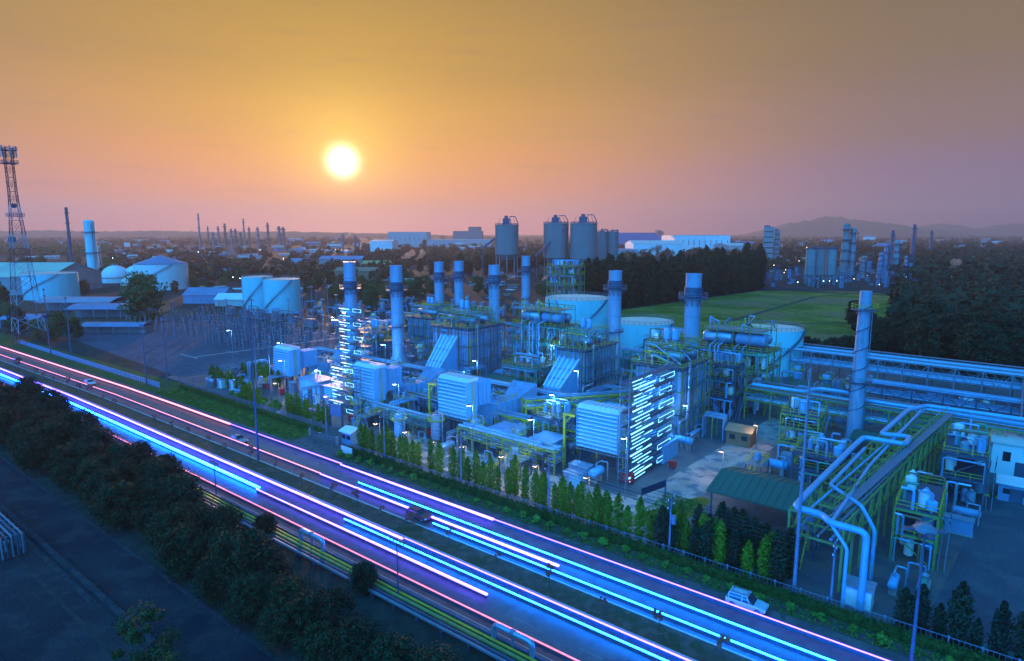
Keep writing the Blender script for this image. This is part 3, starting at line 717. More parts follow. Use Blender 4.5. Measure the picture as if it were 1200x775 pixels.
tallpole('tall grey mast rising beside the covered pipe rack', 930, 698, 432, m=galv, r=.17)
tallpole('tall steel lighting mast with a ring of floodlights by the loading yard', 1067, 782, 618, m=dsteel, r=.14, lamp=True)
for px, py, ty, lb in ((172, 452, 380, 'steel pole with crossarms beside the substation fence'), (197, 452, 372, 'taller steel pole with crossarms beside the substation fence'), (60, 418, 338, 'slim pole near the mast and the highway'), (84, 420, 348, 'slim pole between the mast and the sheds'), (318, 470, 392, 'steel pole beside the first louvred intake house'), (302, 470, 350, 'slim dark pole behind the roadside trees near the substation')):
    tallpole(lb, px, py, ty, arms=2)
for px, py, ty, lb in ((254, 585, 540, 'slim lamp pole on the near kerb beside the bush'), (467, 705, 630, 'slim dark pole standing by the pipeline at the highway'), (368, 520, 478, 'small pole beside the hedge end'), (1010, 606, 560, 'short pole beside the covered rack')):
    tallpole(lb, px, py, ty, r=.08, arms=1)

# communications mast: red and white lattice
t = thing('communications_mast', 'tall red and white lattice mast with antennas at the edge of the highway', 'mast', *ground(36, 404))
HM = 77.0; segs = 14
mast_red = mat('mast_red', (.26, .05, .05), .55, 0, .2, 1)
for s in range(segs):
    z0, z1 = HM * s / segs, HM * (s + 1) / segs; w0, w1 = [max(1.2, 4.9 * (1 - zz / HM * 1.0)) for zz in (z0, z1)]; m = MB()
    cs = [(-1, -1), (1, -1), (1, 1), (-1, 1)]
    for i in range(4):
        a, b = cs[i], cs[(i + 1) % 4]
        m.beam((a[0] * w0, a[1] * w0, z0), (a[0] * w1, a[1] * w1, z1), .24)
        m.beam((a[0] * w1, a[1] * w1, z1), (b[0] * w1, b[1] * w1, z1), .13)
        m.beam((a[0] * w0, a[1] * w0, z0), (b[0] * w1, b[1] * w1, z1), .11); m.beam((b[0] * w0, b[1] * w0, z0), (a[0] * w1, a[1] * w1, z1), .11)
    part(t, 'lattice_section', mast_red if s % 2 == 0 or s > 9 else white_b, m)
for zz in (HM - 1, HM - 6, HM - 26): part(t, 'platform', dsteel, MB().box(-2.4, 2.4, -2.4, 2.4, zz, zz + .2).rail([(-2.4, -2.4, zz), (2.4, -2.4, zz), (2.4, 2.4, zz), (-2.4, 2.4, zz), (-2.4, -2.4, zz)], 1.3, .12))
for k in range(6): a = k * 1.05; part(t, 'antenna', white_b, MB().box(2.6 * math.cos(a) - .2, 2.6 * math.cos(a) + .2, 2.6 * math.sin(a) - .2, 2.6 * math.sin(a) + .2, HM - 3.5, HM + .8))
part(t, 'dish', dsteel, MB().tube((-4.5, -1, HM - 35), (-3.6, -1, HM - 35), 1.3, n=14)); part(t, 'dish', dsteel, MB().tube((3, -1, HM - 22), (3.8, -1, HM - 22), .9, n=14))

# ------------------------------------------------------------------ the power plant
def stack(label, u, v, h, r, ring, base='plain', m=steel2, flare=False):
    t = thing('exhaust_stack', label, 'chimney', u, v, 0, 0, 'steel exhaust stacks')
    prof = [(r * 1.5, 0), (r * 1.5, 1), (r, 4), (r, h - .3), (r * 1.04, h - .3), (r * 1.04, h), (r * .9, h), (r * .88, h - 1.2)]
    if flare: prof[:3] = [(r * 2.2, 0), (r * 2.2, 3.0), (r, 6.5)]
    part(t, 'shell', m, MB().lathe(prof, n=30), True)
    top = MB().lathe([(r * 1.03, ring + 1.6), (r * 1.03, h - .32)], n=30)
    for k in range(1, int(h / 5)): part(t, 'stiffening_band', steel, MB().lathe([(r * 1.005, k * 5), (r * 1.035, k * 5), (r * 1.035, k * 5 + .18), (r * 1.005, k * 5 + .18)], n=30))
    part(t, 'silencer_band', dsteel, MB().lathe([(r * 1.04, ring + .2), (r * 1.14, ring + .35), (r * 1.14, ring + 2.5), (r * 1.04, ring + 2.7)], n=30))
    pl = MB().ring(r * 1.02, r + 1.6, ring - .1, ring + .22)
    for k in range(10):
        a = k * .628; pl.beam((math.cos(a) * r, math.sin(a) * r, ring - 1.8), (math.cos(a) * (r + 1.55), math.sin(a) * (r + 1.55), ring), .14)
    part(t, 'platform', dsteel, pl)
    part(t, 'railing', galv, MB().rail([(math.cos(a) * (r + 1.55), math.sin(a) * (r + 1.55), ring + .18) for a in np.linspace(0, 2 * math.pi, 13)], 1.15, .09, 1.2))
    part(t, 'platform', dsteel, MB().ring(r * 1.02, r + .9, h * .45, h * .45 + .15).rail([(math.cos(a) * (r + .85), math.sin(a) * (r + .85), h * .45) for a in np.linspace(-1, 2, 6)], 1.1, .08, 1.2))
    ld = MB(); a = 2.2; x, y = math.cos(a) * (r + .35), math.sin(a) * (r + .35)
    for s in (-.25, .25): ld.beam((x + s, y, .5), (x + s, y, ring + 1), .08)
    for k in range(int(ring / 1.0)): ld.beam((x - .25, y, 1 + k), (x + .25, y, 1 + k), .06); 
    for k in range(int(ring / 3)): ld.ring(.01, .02, 0, 0, 3) if False else ld.beam((x, y, 2 + k * 3), (x * .8, y * .8, 2 + k * 3), .08)
    part(t, 'ladder', galv, ld)
    vents = MB()
    for k in range(6):
        aa = 3.6 + k * .42; vents.box(math.cos(aa) * r * 1.02 - .16, math.cos(aa) * r * 1.02 + .16, math.sin(aa) * r * 1.02 - .16, math.sin(aa) * r * 1.02 + .16, ring + .6, ring + 2.0)
    part(t, 'sampling_port', steel, vents)
    return t
stack('steel stack standing behind the tall light bars near the substation', -170.5, 131.4, 35.3, 1.95, 26.4)
stack('steel stack on a flared conical foot beside the first turbine units', -149, 132.4, 34.8, 1.9, 27, flare=True)
stack('steel stack rising from behind the large ribbed boiler block', -127.5, 154, 34.7, 1.75, 29)
stack('slimmer of the twin stacks above the green pipework, on the mast side', -184, 186.7, 32.9, 2.0, 26)
stack('second of the twin stacks above the green pipework, beside the first', -176.6, 190.7, 33.3, 2.0, 26.5)
stack('distant stack beside the raised steam drums', -168.8, 226.1, 34.5, 1.9, 27.5)
stack('steel stack between the two large round tanks', -92.0, 168.0, 33.6, 1.95, 28)
stack('steel stack behind the boiler with the bright light bars', -58.6, 145.5, 35.2, 1.85, 29.3)

def intake(label, u, v, z0, z1, w=8.0, dep=3.2, duct=7.0):
    t = thing('air_intake_house', label, 'air intake', u, v, 0, 0, 'louvred air intake houses'); h = z1 - z0; x = w / 2
    part(t, 'housing', intake_p, MB().box(-x, x, .7, dep, z0, z1))
    part(t, 'louvre_back', dsteel, MB().box(-x, x, .55, .697, z0, z1))  # dark plate stands in for shade in the gaps between slats
    lv = MB(); n = 10
    for k in range(n):
        zz = z0 + h * k / n; p = h / n
        lv.add([(-x - .04, .55, zz + p * .92), (x + .04, .55, zz + p * .92), (x + .04, -.55, zz + p * .42), (-x - .04, -.55, zz + p * .42), (-x - .04, .55, zz + p * .80), (x + .04, .55, zz + p * .80), (x + .04, -.55, zz + p * .12), (-x - .04, -.55, zz + p * .12)],
            [(0, 1, 2, 3), (7, 6, 5, 4), (3, 2, 6, 7), (0, 3, 7, 4), (1, 5, 6, 2), (0, 4, 5, 1)])
    part(t, 'louvre_bank', mat('louvre_paint', (.26, .56, .80), .4, 0, .08, .5), lv)
    part(t, 'side_panel', intake_p, MB().box(x + .052, x + .15, -.6, .69, z0, z1)); part(t, 'side_panel', intake_p, MB().box(-x - .15, -x - .052, -.6, .69, z0, z1))
    rf = MB(); rf.add([(-x - .2, -.5, z1 + .02), (x + .2, -.5, z1 + .02), (x + .2, .6, z1 + .7), (-x - .2, .6, z1 + .7), (-x - .2, dep + .1, z1 + .7), (x + .2, dep + .1, z1 + .7), (-x - .2, dep + .1, z1 + .02), (x + .2, dep + .1, z1 + .02)],
        [(0, 1, 2, 3), (3, 2, 5, 4), (4, 5, 7, 6), (0, 3, 4, 6), (1, 7, 5, 2), (0, 6, 7, 1)]); part(t, 'roof', white_p, rf)
    rs = MB()
    for k in range(9): xx = -x + w * k / 8; rs.beam((xx, .6, z1 + .75), (xx, dep, z1 + .75), .07)
    part(t, 'roof_seam', silver, rs)
    for xx in (-x + .3, 0, x - .3):
        for yy in (.4, dep - .3): part(t, 'leg', dsteel, MB().beam((xx, yy, 0), (xx, yy, z0), .32))
    br = MB(); br.beam((-x + .3, .4, z0 - .2), (x - .3, .4, z0 - .2), .28); br.beam((-x + .3, dep - .3, z0 - .2), (x - .3, dep - .3, z0 - .2), .28); br.beam((-x + .3, .4, .5), (0, .4, z0 - .3), .12); br.beam((x - .3, .4, .5), (0, .4, z0 - .3), .12); part(t, 'brace', dsteel, br)
    dk = MB(); dk.add([(-x * .85, dep, z0 + .8), (x * .85, dep, z0 + .8), (x * .85, dep, z1 - .2), (-x * .85, dep, z1 - .2), (-x * .5, dep + 2.5, z0 + 1.5), (x * .5, dep + 2.5, z0 + 1.5), (x * .5, dep + 2.5, z1 - 1.4), (-x * .5, dep + 2.5, z1 - 1.4)],
        [(0, 1, 5, 4), (1, 2, 6, 5), (2, 3, 7, 6), (3, 0, 4, 7)]); dk.box(-x * .5, x * .5, dep + 2.5, dep + duct, z0 + 1.5, z1 - 1.4)
    for k in range(4): yy = dep + 2.6 + (duct - 2.8) * k / 3; dk.box(-x * .5 - .12, x * .5 + .12, yy, yy + .16, z0 + 1.38, z1 - 1.28)
    part(t, 'duct', intake_p, dk)
    part(t, 'walkway', galv, MB().box(-x - .3, x + .3, -.9, -.4, z0 - .35, z0 - .25)); part(t, 'railing', galv, MB().rail([(-x, -.85, z0 - .3), (x, -.85, z0 - .3)], 1.0, .05, 1.5))
    part(t, 'ladder', yellow, MB().beam((x + .5, 1, 0), (x + .5, 1, z1), .09).beam((x + .5, 1.5, 0), (x + .5, 1.5, z1), .09))
    return t
intake('louvred intake house nearest the substation, on dark legs', -163.5, 101, 3.8, 11.4, 7.6)
intake('louvred intake house behind the gatehouse and the red cabinet', -122.0, 97.5, 3.9, 12.2, 7.6)
intake('louvred intake house third along, beside the yellow bracket', -92.4, 97.6, 5.0, 13.2, 8.2)
intake('large louvred intake house closest to the tall light bars', -57.9, 100.5, 4.2, 11.8, 8.6)

def turbine(label, u, v, w=5, L=11, h=5.5):
    t = thing('turbine_enclosure', label, 'turbine', u, v, 0, 0, 'gas turbine enclosures')
    part(t, 'plinth', concrete, MB().box(-w / 2 - .5, w / 2 + .5, 0, L, 0, .8)); part(t, 'casing', intake_p, MB().box(-w / 2, w / 2, .3, L * .62, .8, h))
    part(t, 'exhaust_diffuser', steel, MB().add([(-w * .4, L * .62, 1.2), (w * .4, L * .62, 1.2), (w * .4, L * .62, h - .6), (-w * .4, L * .62, h - .6), (-w * .7, L + 1, .9), (w * .7, L + 1, .9), (w * .7, L + 1, h + 2.4), (-w * .7, L + 1, h + 2.4)],
        [(0, 1, 5, 4), (1, 2, 6, 5), (2, 3, 7, 6), (3, 0, 4, 7), (0, 3, 2, 1), (4, 5, 6, 7)]))
    rb = MB()
    for k in range(5): yy = .5 + k * L * .14; rb.box(-w / 2 - .1, w / 2 + .1, yy, yy + .12, .85, h + .1)
    part(t, 'casing_rib', steel, rb)
    for x in (-w * .25, w * .25): part(t, 'vent_fan', silver, MB().tube((x, L * .3, h), (x, L * .3, h + 1.1), .75, n=14).lathe([(.95, h + 1.1), (.95, h + 1.3), (.1, h + 1.6)], x, L * .3, 14))
    part(t, 'door', dsteel, MB().box(w / 2 + .003, w / 2 + .08, 2, 3.1, .9, 3)); part(t, 'handrail', yellow, MB().rail([(w / 2, .4, h), (w / 2, L * .6, h), (-w / 2, L * .6, h), (-w / 2, .4, h)], 1.1, .06, 1.6))
    return t
turbine('long casing behind the intake house nearest the substation', -163.5, 111, 5, 11)
turbine('long casing behind the intake house by the gatehouse', -122, 108, 5, 13)
turbine('long casing behind the third intake house', -92.4, 108.5, 5.4, 14)
turbine('long casing behind the largest intake house', -57.9, 111, 5.4, 8)

def boiler(label, u, v, w, L, h, slope=9, seed=0):
    """heat recovery boiler: ribbed casing, sloped inlet duct, drums, platforms and vents on top"""
    rd = random.Random(seed)
    t = thing('recovery_boiler', label, 'boiler', u, v, 0, 0, 'ribbed recovery boilers'); x = w / 2
    part(t, 'casing', steel, MB().box(-x, x, 0, L, .4, h))
    rb = MB(); n = max(4, int(w / 1.4)); m_ = max(4, int(L / 1.4))
    for k in range(n + 1):
        xx = -x + w * k / n; rb.box(xx - .14, xx + .14, -.3, -.003, .4, h + .1); rb.box(xx - .14, xx + .14, L + .003, L + .3, .4, h + .1)
    for k in range(m_ + 1):
        yy = L * k / m_
        for s in (-1, 1): rb.box(min(s * (x + .003), s * (x + .33)), max(s * (x + .003), s * (x + .33)), yy - .14, yy + .14, .4, h + .1)
    part(t, 'casing_rib', steel2, rb)
    hb = MB()
    for zz in (h * .35, h * .68, h - .3): hb.box(-x - .42, x + .42, -.42, -.31, zz, zz + .3); hb.box(x + .34, x + .46, -.3, L + .3, zz, zz + .3); hb.box(-x - .46, -x - .34, -.3, L + .3, zz, zz + .3)
    part(t, 'buckstay', dsteel, hb)
    if slope:
        s0 = 4.5; w2 = min(x, 3.2)
        sd = MB().add([(-w2, -.45, 1), (w2, -.45, 1), (w2, -.45, h - 2.2), (-w2, -.45, h - 2.2), (-w2 * .8, -slope, 1), (w2 * .8, -slope, 1), (w2 * .8, -slope, s0), (-w2 * .8, -slope, s0)],
            [(0, 3, 2, 1), (4, 5, 6, 7), (3, 7, 6, 2), (0, 4, 7, 3), (1, 2, 6, 5), (0, 1, 5, 4)]); part(t, 'inlet_duct', intake_p, sd)
        for k in range(5):
            q = -1 + 2 * k / 4; part(t, 'duct_rib', white_p, MB().beam((q * w2 * .8, -slope, s0 + .15), (q * w2, -.5, h - 2.0), .3, .42))
        hr = MB()
        for k in (.3, .62): yy = -slope + (slope - .45) * k; zz = s0 + (h - 2.2 - s0) * k; hr.beam((-w2, yy, zz + .1), (w2, yy, zz + .1), .5, .25)
        part(t, 'duct_band', steel, hr)
    of = MB(); om = (olive_s, dsteel, rust, green_s)[seed % 4]
    for zz in (h * .2, h * .45, h * .7, h * .93):
        of.beam((-x - 1, -1.1, zz), (x + 1, -1.1, zz), .16); of.beam((x + 1, -1.1, zz), (x + 1, L + .8, zz), .16)
    nn = max(2, int(w / 3)); ml = max(2, int(L / 3))
    for k in range(nn + 1): of.beam((-x - 1 + (w + 2) * k / nn, -1.1, 0), (-x - 1 + (w + 2) * k / nn, -1.1, h + .3), .2)
    for k in range(ml + 1): of.beam((x + 1, -1.1 + (L + 1.9) * k / ml, 0), (x + 1, -1.1 + (L + 1.9) * k / ml, h + .3), .2)
    for k in range(ml): a_, b_ = -1.1 + (L + 1.9) * k / ml, -1.1 + (L + 1.9) * (k + 1) / ml; q = rd.randint(0, 2); zz = (h * .2, h * .45, h * .7); of.beam((x + 1, a_, zz[q]), (x + 1, b_, zz[q] + h * .25), .12)
    part(t, 'outer_frame', om, of)
    for k in range(16):
        z1_ = rd.uniform(h * .35, h + 1.5); z0_ = rd.uniform(.2, h * .4); rr_ = rd.uniform(.07, .17); mm_ = rd.choice((silver, steel, rust, galv, intake_p, yellow))
        if k % 2: yy = rd.uniform(0, L); part(t, 'side_pipe', mm_, MB().path([(x + .6, yy, z0_), (x + .6, yy, z1_), (x + .6, min(L, yy + rd.uniform(1, 4)), z1_)], rr_, 6), True)
        else: xx = rd.uniform(-x, x); part(t, 'side_pipe', mm_, MB().path([(xx, -.75, z0_), (xx, -.75, z1_), (min(x, xx + rd.uniform(.6, 3)), -.75, z1_)], rr_, 6), True)
    # drum and pipework
    part(t, 'deck', dsteel, MB().box(-x - 1.1, x + 1.1, -1.2, L + 1.0, h + .3, h + .42))
    part(t, 'railing', yellow, MB().rail([(-x - 1.05, -1.15, h + .42), (x + 1.05, -1.15, h + .42), (x + 1.05, L + .95, h + .42), (-x - 1.05, L + .95, h + .42), (-x - 1.05, -1.15, h + .42)], 1.1, .08, 1.6))
    for k, yy in enumerate((L * .3, L * .7)): part(t, 'steam_drum', silver, MB().hcyl(-x * .75, x * .75, yy, h + 2.1, .95), True); 
    for yy in (L * .3, L * .7):
        for xx in (-x * .5, x * .5): part(t, 'saddle', dsteel, MB().box(xx - .25, xx + .25, yy - .9, yy + .9, h + .42, h + 1.3))
    for k in range(26):
        xx = rd.uniform(-x, x); yy = rd.uniform(0, L); zt = h + rd.uniform(2.5, 5.0); part(t, 'riser_pipe', rd.choice((steel, silver, rust, olive_s, yellow, galv)), MB().path([(xx, yy, h + .3), (xx, yy, zt), (rd.uniform(-x, x), yy, zt), (rd.uniform(-x, x), yy + rd.uniform(-1, 1), h + 1)], rd.uniform(.07, .17), 6), True)
    fr = MB()
    for xx in (-x * .8, 0, x * .8):
        for yy in (L * .15, L * .85): fr.beam((xx, yy, h + .4), (xx, yy, h + 4.6), .18)
    for zz in (h + 3.2, h + 4.6):
        for yy in (L * .15, L * .85): fr.beam((-x * .8, yy, zz), (x * .8, yy, zz), .16)
        for xx in (-x * .8, 0, x * .8): fr.beam((xx, L * .15, zz), (xx, L * .85, zz), .16)
    part(t, 'pipe_frame', green_s if seed % 2 else olive_s, fr)
    part(t, 'railing', yellow, MB().rail([(-x * .8, L * .15, h + 4.6), (x * .8, L * .15, h + 4.6), (x * .8, L * .85, h + 4.6), (-x * .8, L * .85, h + 4.6), (-x * .8, L * .15, h + 4.6)], 1.0, .07, 1.6))
    for k in range(2): part(t, 'silencer', intake_p, MB().lathe([(.3, h + 3), (.3, h + 5), (.75, h + 5.3), (.75, h + 7.2), (.5, h + 7.7), (.05, h + 7.8)], -x * .3 + k * 2.0, L * .5, 12), True)
    for s in (-1, 1):
        dp = MB(); dp.path([(s * (x + .9), L * .2, h + 1.4), (s * (x + .9), L * .2, h * .3), (s * (x + .9), -1.6, h * .3), (s * (x + .9), -1.6, .5)], .32, 10); part(t, 'downcomer', silver, dp, True)
    for zz in (h * .35, h * .68):
        part(t, 'side_walkway', galv, MB().box(x + .5, x + 1.5, 0, L, zz + .3, zz + .38).rail([(x + 1.45, 0, zz + .38), (x + 1.45, L, zz + .38)], 1.1, .07, 1.7))
    return t
boiler('largest ribbed boiler block, wide and grey-blue, beside the raised drums', -129.5, 136, 14, 15, 16.6, 9, 2)
boiler('ribbed boiler with sloped duct in front of the tall round tank', -91.5, 143, 8.5, 17, 13.2, 9, 3)
boiler('ribbed boiler behind the bright light bars', -58.3, 127, 10, 14.5, 15.6, 8.5, 4)
boiler('small boiler with striped sloped duct beside the stack nearest the substation', -163.2, 131, 5, 8, 8.8, 6, 5)
boiler('low boiler with pipes under the twin stacks', -180.5, 172, 13, 14, 11.5, 0, 7)

def frame_tower(label, u, v, w, L, levels, m, rm=yellow, name='steel_frame', cat='steel structure', group='open steel process frames', rot=0, clutter=True, seed=1):
    rd = random.Random(seed); t = thing(name, label, cat, u, v, 0, rot, group); nx = max(1, int(round(w / 5))); ny = max(1, int(round(L / 5))); top = levels[-1]
    for i in range(nx + 1):
        for j in range(ny + 1): part(t, 'column', m, MB().beam((w * i / nx, L * j / ny, 0), (w * i / nx, L * j / ny, top), .3))
    for zz in levels:
        b = MB()
        for j in range(ny + 1): b.beam((0, L * j / ny, zz), (w, L * j / ny, zz), .3)
        for i in range(nx + 1): b.beam((w * i / nx, 0, zz), (w * i / nx, L, zz), .3)
        part(t, 'floor_beam', m, b)
        part(t, 'grating', dsteel, MB().box(.1, w - .1, .1, L - .1, zz + .16, zz + .22))
        part(t, 'railing', rm, MB().rail([(0, 0, zz + .2), (w, 0, zz + .2), (w, L, zz + .2), (0, L, zz + .2), (0, 0, zz + .2)], 1.1, .08, 1.7))
    br = MB(); zs = [0] + list(levels)
    for k in range(len(zs) - 1):
        for i in range(nx):
            a, b_ = (w * i / nx, w * (i + 1) / nx) if (k + i) % 2 else (w * (i + 1) / nx, w * i / nx)
            br.beam((a, 0, zs[k]), (b_, 0, zs[k + 1]), .16); br.beam((a, L, zs[k]), (b_, L, zs[k + 1]), .16)
        br.beam((w, 0, zs[k]), (w, L / ny, zs[k + 1]), .16)
    part(t, 'brace', m, br)
    if clutter:
        for k, (z0, z1) in enumerate(list(zip(zs, zs[1:])) + ([(top, top + 3.6)] if name == 'steel_frame' else [])):
            for q in range(int(w * L / 14) + 1):
                x, y = rd.uniform(.8, w - .8), rd.uniform(.8, L - .8); r = rd.uniform(.35, .8); hh_ = min(z1 - z0 - 1, rd.uniform(1.6, 3.5))
                part(t, 'vessel', rd.choice((steel, silver, intake_p, white_p)), MB().lathe([(.05, z0 + .25), (r, z0 + .6), (r, z0 + hh_), (.05, z0 + hh_ + .4)], x, y, 12), True)
            for q in range(int(w * L / 12) + 2):
                x, y = rd.uniform(0, w), (rd.choice((-.3, L + .3, rd.uniform(0, L))) if z0 < top else rd.uniform(.4, L - .4)); part(t, 'pipe', rd.choice((steel, silver, rust, intake_p, green_s)), MB().path([(x, y, z0), (x, y, z1 - .6), (rd.uniform(0, w), y, z1 - .6)], rd.uniform(.1, .22), 6), True)
    st = MB(); 
    for k in range(len(zs) - 1):
        st.beam((w + .45, .3 + (k % 2) * L * .6, zs[k]), (w + .45, .3 + ((k + 1) % 2) * L * .6, zs[k + 1]), .1, .22); st.beam((w + 1.2, .3 + (k % 2) * L * .6, zs[k]), (w + 1.2, .3 + ((k + 1) % 2) * L * .6, zs[k + 1]), .1, .22)
        st.beam((w + 1.2, .3 + (k % 2) * L * .6, zs[k] + 1), (w + 1.2, .3 + ((k + 1) % 2) * L * .6, zs[k + 1] + 1), .08)
    part(t, 'stair', galv, st)
    return t
# raised steam drum structures
def drum_deck(label, u, v, w, L, h, m, nd, seed, rm=yellow):
    t = frame_tower(label, u, v, w, L, [h * .36, h * .7, h], m, rm, 'drum_structure', 'steel structure', 'raised drum structures', clutter=True, seed=seed)
    rd = random.Random(seed + 50)
    for k in range(nd):
        ln = (w - 2) / nd; x0 = 1.2 + k * ln; part(t, 'drum', silver if k < nd - 1 else steel, MB().hcyl(x0 + .6, x0 + ln - 1.0, L * .35, h + 2.6, 1.6, 20), True)
        part(t, 'drum', silver, MB().hcyl(x0 + .8, x0 + ln - 1.2, L * .75, h + 2.4, 1.2, 18), True)
        for xx in (x0 + 1.5, x0 + ln - 2):
            part(t, 'saddle', dsteel, MB().box(xx - .2, xx + .2, L * .35 - 1.3, L * .35 + 1.3, h + .25, h + 1.4)); part(t, 'saddle', dsteel, MB().box(xx - .2, xx + .2, L * .75 - 1, L * .75 + 1, h + .25, h + 1.6))
    up = MB()
    for xx in np.linspace(1, w - 1, 5):
        for yy in (L * .2, L * .9): up.beam((xx, yy, h), (xx, yy, h + 6), .16)
    for yy in (L * .2, L * .9): up.beam((1, yy, h + 6), (w - 1, yy, h + 6), .18); up.beam((1, yy, h + 4.6), (w - 1, yy, h + 4.6), .14)
    part(t, 'upper_frame', olive_s, up); part(t, 'upper_deck', galv, MB().box(2, w - 2, L * .2, L * .9, h + 4.75, h + 4.85)); part(t, 'railing', rm, MB().rail([(2, L * .2, h + 4.8), (w - 2, L * .2, h + 4.8), (w - 2, L * .9, h + 4.8), (2, L * .9, h + 4.8)], 1.1, .08, 1.5))
    for k in range(10):
        x, y = rd.uniform(1, w - 1), rd.uniform(L * .2, L * .9); part(t, 'valve_pipe', rd.choice((yellow, silver, rust, steel, intake_p)), MB().path([(x, y, h + 3.5), (x, y, h + rd.uniform(5.5, 8)), (x + rd.uniform(-2, 2), y + .01, h + rd.uniform(5.5, 8)), (x + rd.uniform(-1, 1), y + 1, h + 5)], .16, 6), True)
    for k in range(6):
        x = rd.uniform(0, w); part(t, 'downpipe', rd.choice((steel, intake_p, silver)), MB().path([(x, L * .3, h + 1.5), (x, -.7, h + .9), (x, -.7, .2)], .2, 7), True)
    return t
drum_deck('raised drums on green frame between the large boiler and the tall tank', -121, 155, 18, 11, 16.5, green_s, 2, 3)
drum_deck('raised blue drums on yellowish frame in front of the lettered tank', -63, 158, 19, 11, 15.4, olive_s, 2, 9)
frame_tower('open frame with vents between the far stack and the tall tank', -183, 263, 16, 10, [7, 13, 19, 24, 28], olive_s, yellow, seed=11)
frame_tower('low green frame with pipes below the raised drums', -112, 139, 12, 9, [3.6, 7.2], green_s, yellow, seed=12)
frame_tower('pipe frame beside the stack with the flared foot', -147, 150, 9, 12, [4, 8, 12], dsteel, yellow, seed=13)
frame_tower('dark frame below the twin stacks', -193, 150, 14, 12, [4, 8.5], dsteel, galv, seed=14)
frame_tower('frame of vertical pipes between the stack and the walkway', -56, 150, 7, 6, [5, 9.5, 12.8], dsteel, yellow, seed=15)
frame_tower('frame between the tall stack and the two round tanks', -84, 172, 12, 10, [4.5, 9, 13], dsteel, galv, seed=16)
frame_tower('yellow railed skid frame behind the green roofed shed', -27, 116, 8, 7, [3.5, 6.0], dsteel, yellow, seed=17)
frame_tower('yellow railed steel frame beside the slim leaning vent stack', -33, 130, 7, 6, [3.2, 6.4, 9], olive_s, yellow, seed=18)
frame_tower('small yellow railed platform frame in front of the third boiler', -76, 104, 7, 6, [3.5, 6.8], dsteel, yellow, seed=19)
frame_tower('process frame with vessels beside the covered rack on the yard side', -9.0, 97, 5, 12, [4, 7.5], olive_s, yellow, seed=20)
frame_tower('process frame under the end of the long rack', -5.5, 124, 6, 15, [4.5, 8.5], dsteel, yellow, seed=21)
frame_tower('pump house frame between the first two turbine units', -146, 108, 9, 8, [4.4], dsteel, galv, seed=22)
frame_tower('valve frame between the second and third turbine units', -109, 108, 8, 9, [4.2, 7.5], dsteel, yellow, seed=23)

# added scaffolds holding up the light bars of a graphic overlay
def scaffold(label, u, v, w, L, h, step, face):
    t = thing('bar_scaffold', label, 'scaffold', u, v, 0, 0, 'added scaffolds of overlay light bars')
    for x in (0, w):
        for y in (0, L): part(t, 'upright', galv, MB().tube((x, y, 0), (x, y, h), .09, n=6))
    n = int(h / step); A = w if face == 'x' else L
    def at_(q, zz): return (q, -.14, zz) if face == 'x' else (w + .14, q, zz)
    for k in range(n + 1):
        zz = 1.2 + k * step
        if zz > h: break
        b = MB()
        for a, c in (((0, 0), (w, 0)), ((w, 0), (w, L)), ((w, L), (0, L)), ((0, L), (0, 0))): b.beam((*a, zz), (*c, zz), .08)
        part(t, 'ledger', galv, b)
        if k % 2: part(t, 'landing', dsteel, MB().box(.1, w - .1, .1, L - .1, zz - .12, zz - .05))
        q0 = A * random.uniform(.02, .12); q1 = A * random.uniform(.40, .50)
        part(t, 'light_bar', E_bar, MB().beam(at_(q0, zz + .25), at_(q1, zz + .25), .10 if k % 3 else .17))
        part(t, 'light_bar', E_bar, MB().beam(at_(q0 + A * random.uniform(0, .12), zz - .45), at_(q1 - A * random.uniform(.04, .2), zz - .45), .08))
        if k % 2 == 0:
            a0, a1, z0, z1 = A * .60, A * random.uniform(.84, .97), zz - .3, zz + .55
            part(t, 'bar_outline', E_bar, MB().beam(at_(a0, z0), at_(a1, z0), .06).beam(at_(a0, z1), at_(a1, z1), .06).beam(at_(a0, z0), at_(a0, z1), .06).beam(at_(a1, z0), at_(a1, z1), .06))
        part(t, 'railing', galv, MB().rail([(0, 0, zz), (w, 0, zz)] if face == 'x' else [(w, 0, zz), (w, L, zz)], 1.0, .05, 1.6))
        if k < n: part(t, 'stair', galv, MB().beam(at_(A * (.1 if k % 2 else .9), zz), at_(A * (.9 if k % 2 else .1), zz + step), .12))
    br = MB()
    for k in range(n): br.beam((0 if k % 2 else w, 0, 1.2 + k * step), (w if k % 2 else 0, 0, 1.2 + (k + 1) * step), .06); br.beam((w, 0 if k % 2 else L, 1.2 + k * step), (w, L if k % 2 else 0, 1.2 + (k + 1) * step), .06)
    part(t, 'brace', galv, br); return t
uu, vv = ground(403, 462); scaffold('tall added scaffold of glowing overlay bars in front of the stack by the substation', uu - 1.0, vv, 11.0, 2.5, 24, 1.9, 'x')
scaffold('short added scaffold of glowing overlay bars over the intake house by the gatehouse', -131.5, 94.2, 10.0, 1.4, 12.4, 1.7, 'x')
scaffold('tall long added scaffold of glowing overlay bars beside the largest intake house', -51.6, 97.0, 1.8, 20, 20, 1.35, 'y')

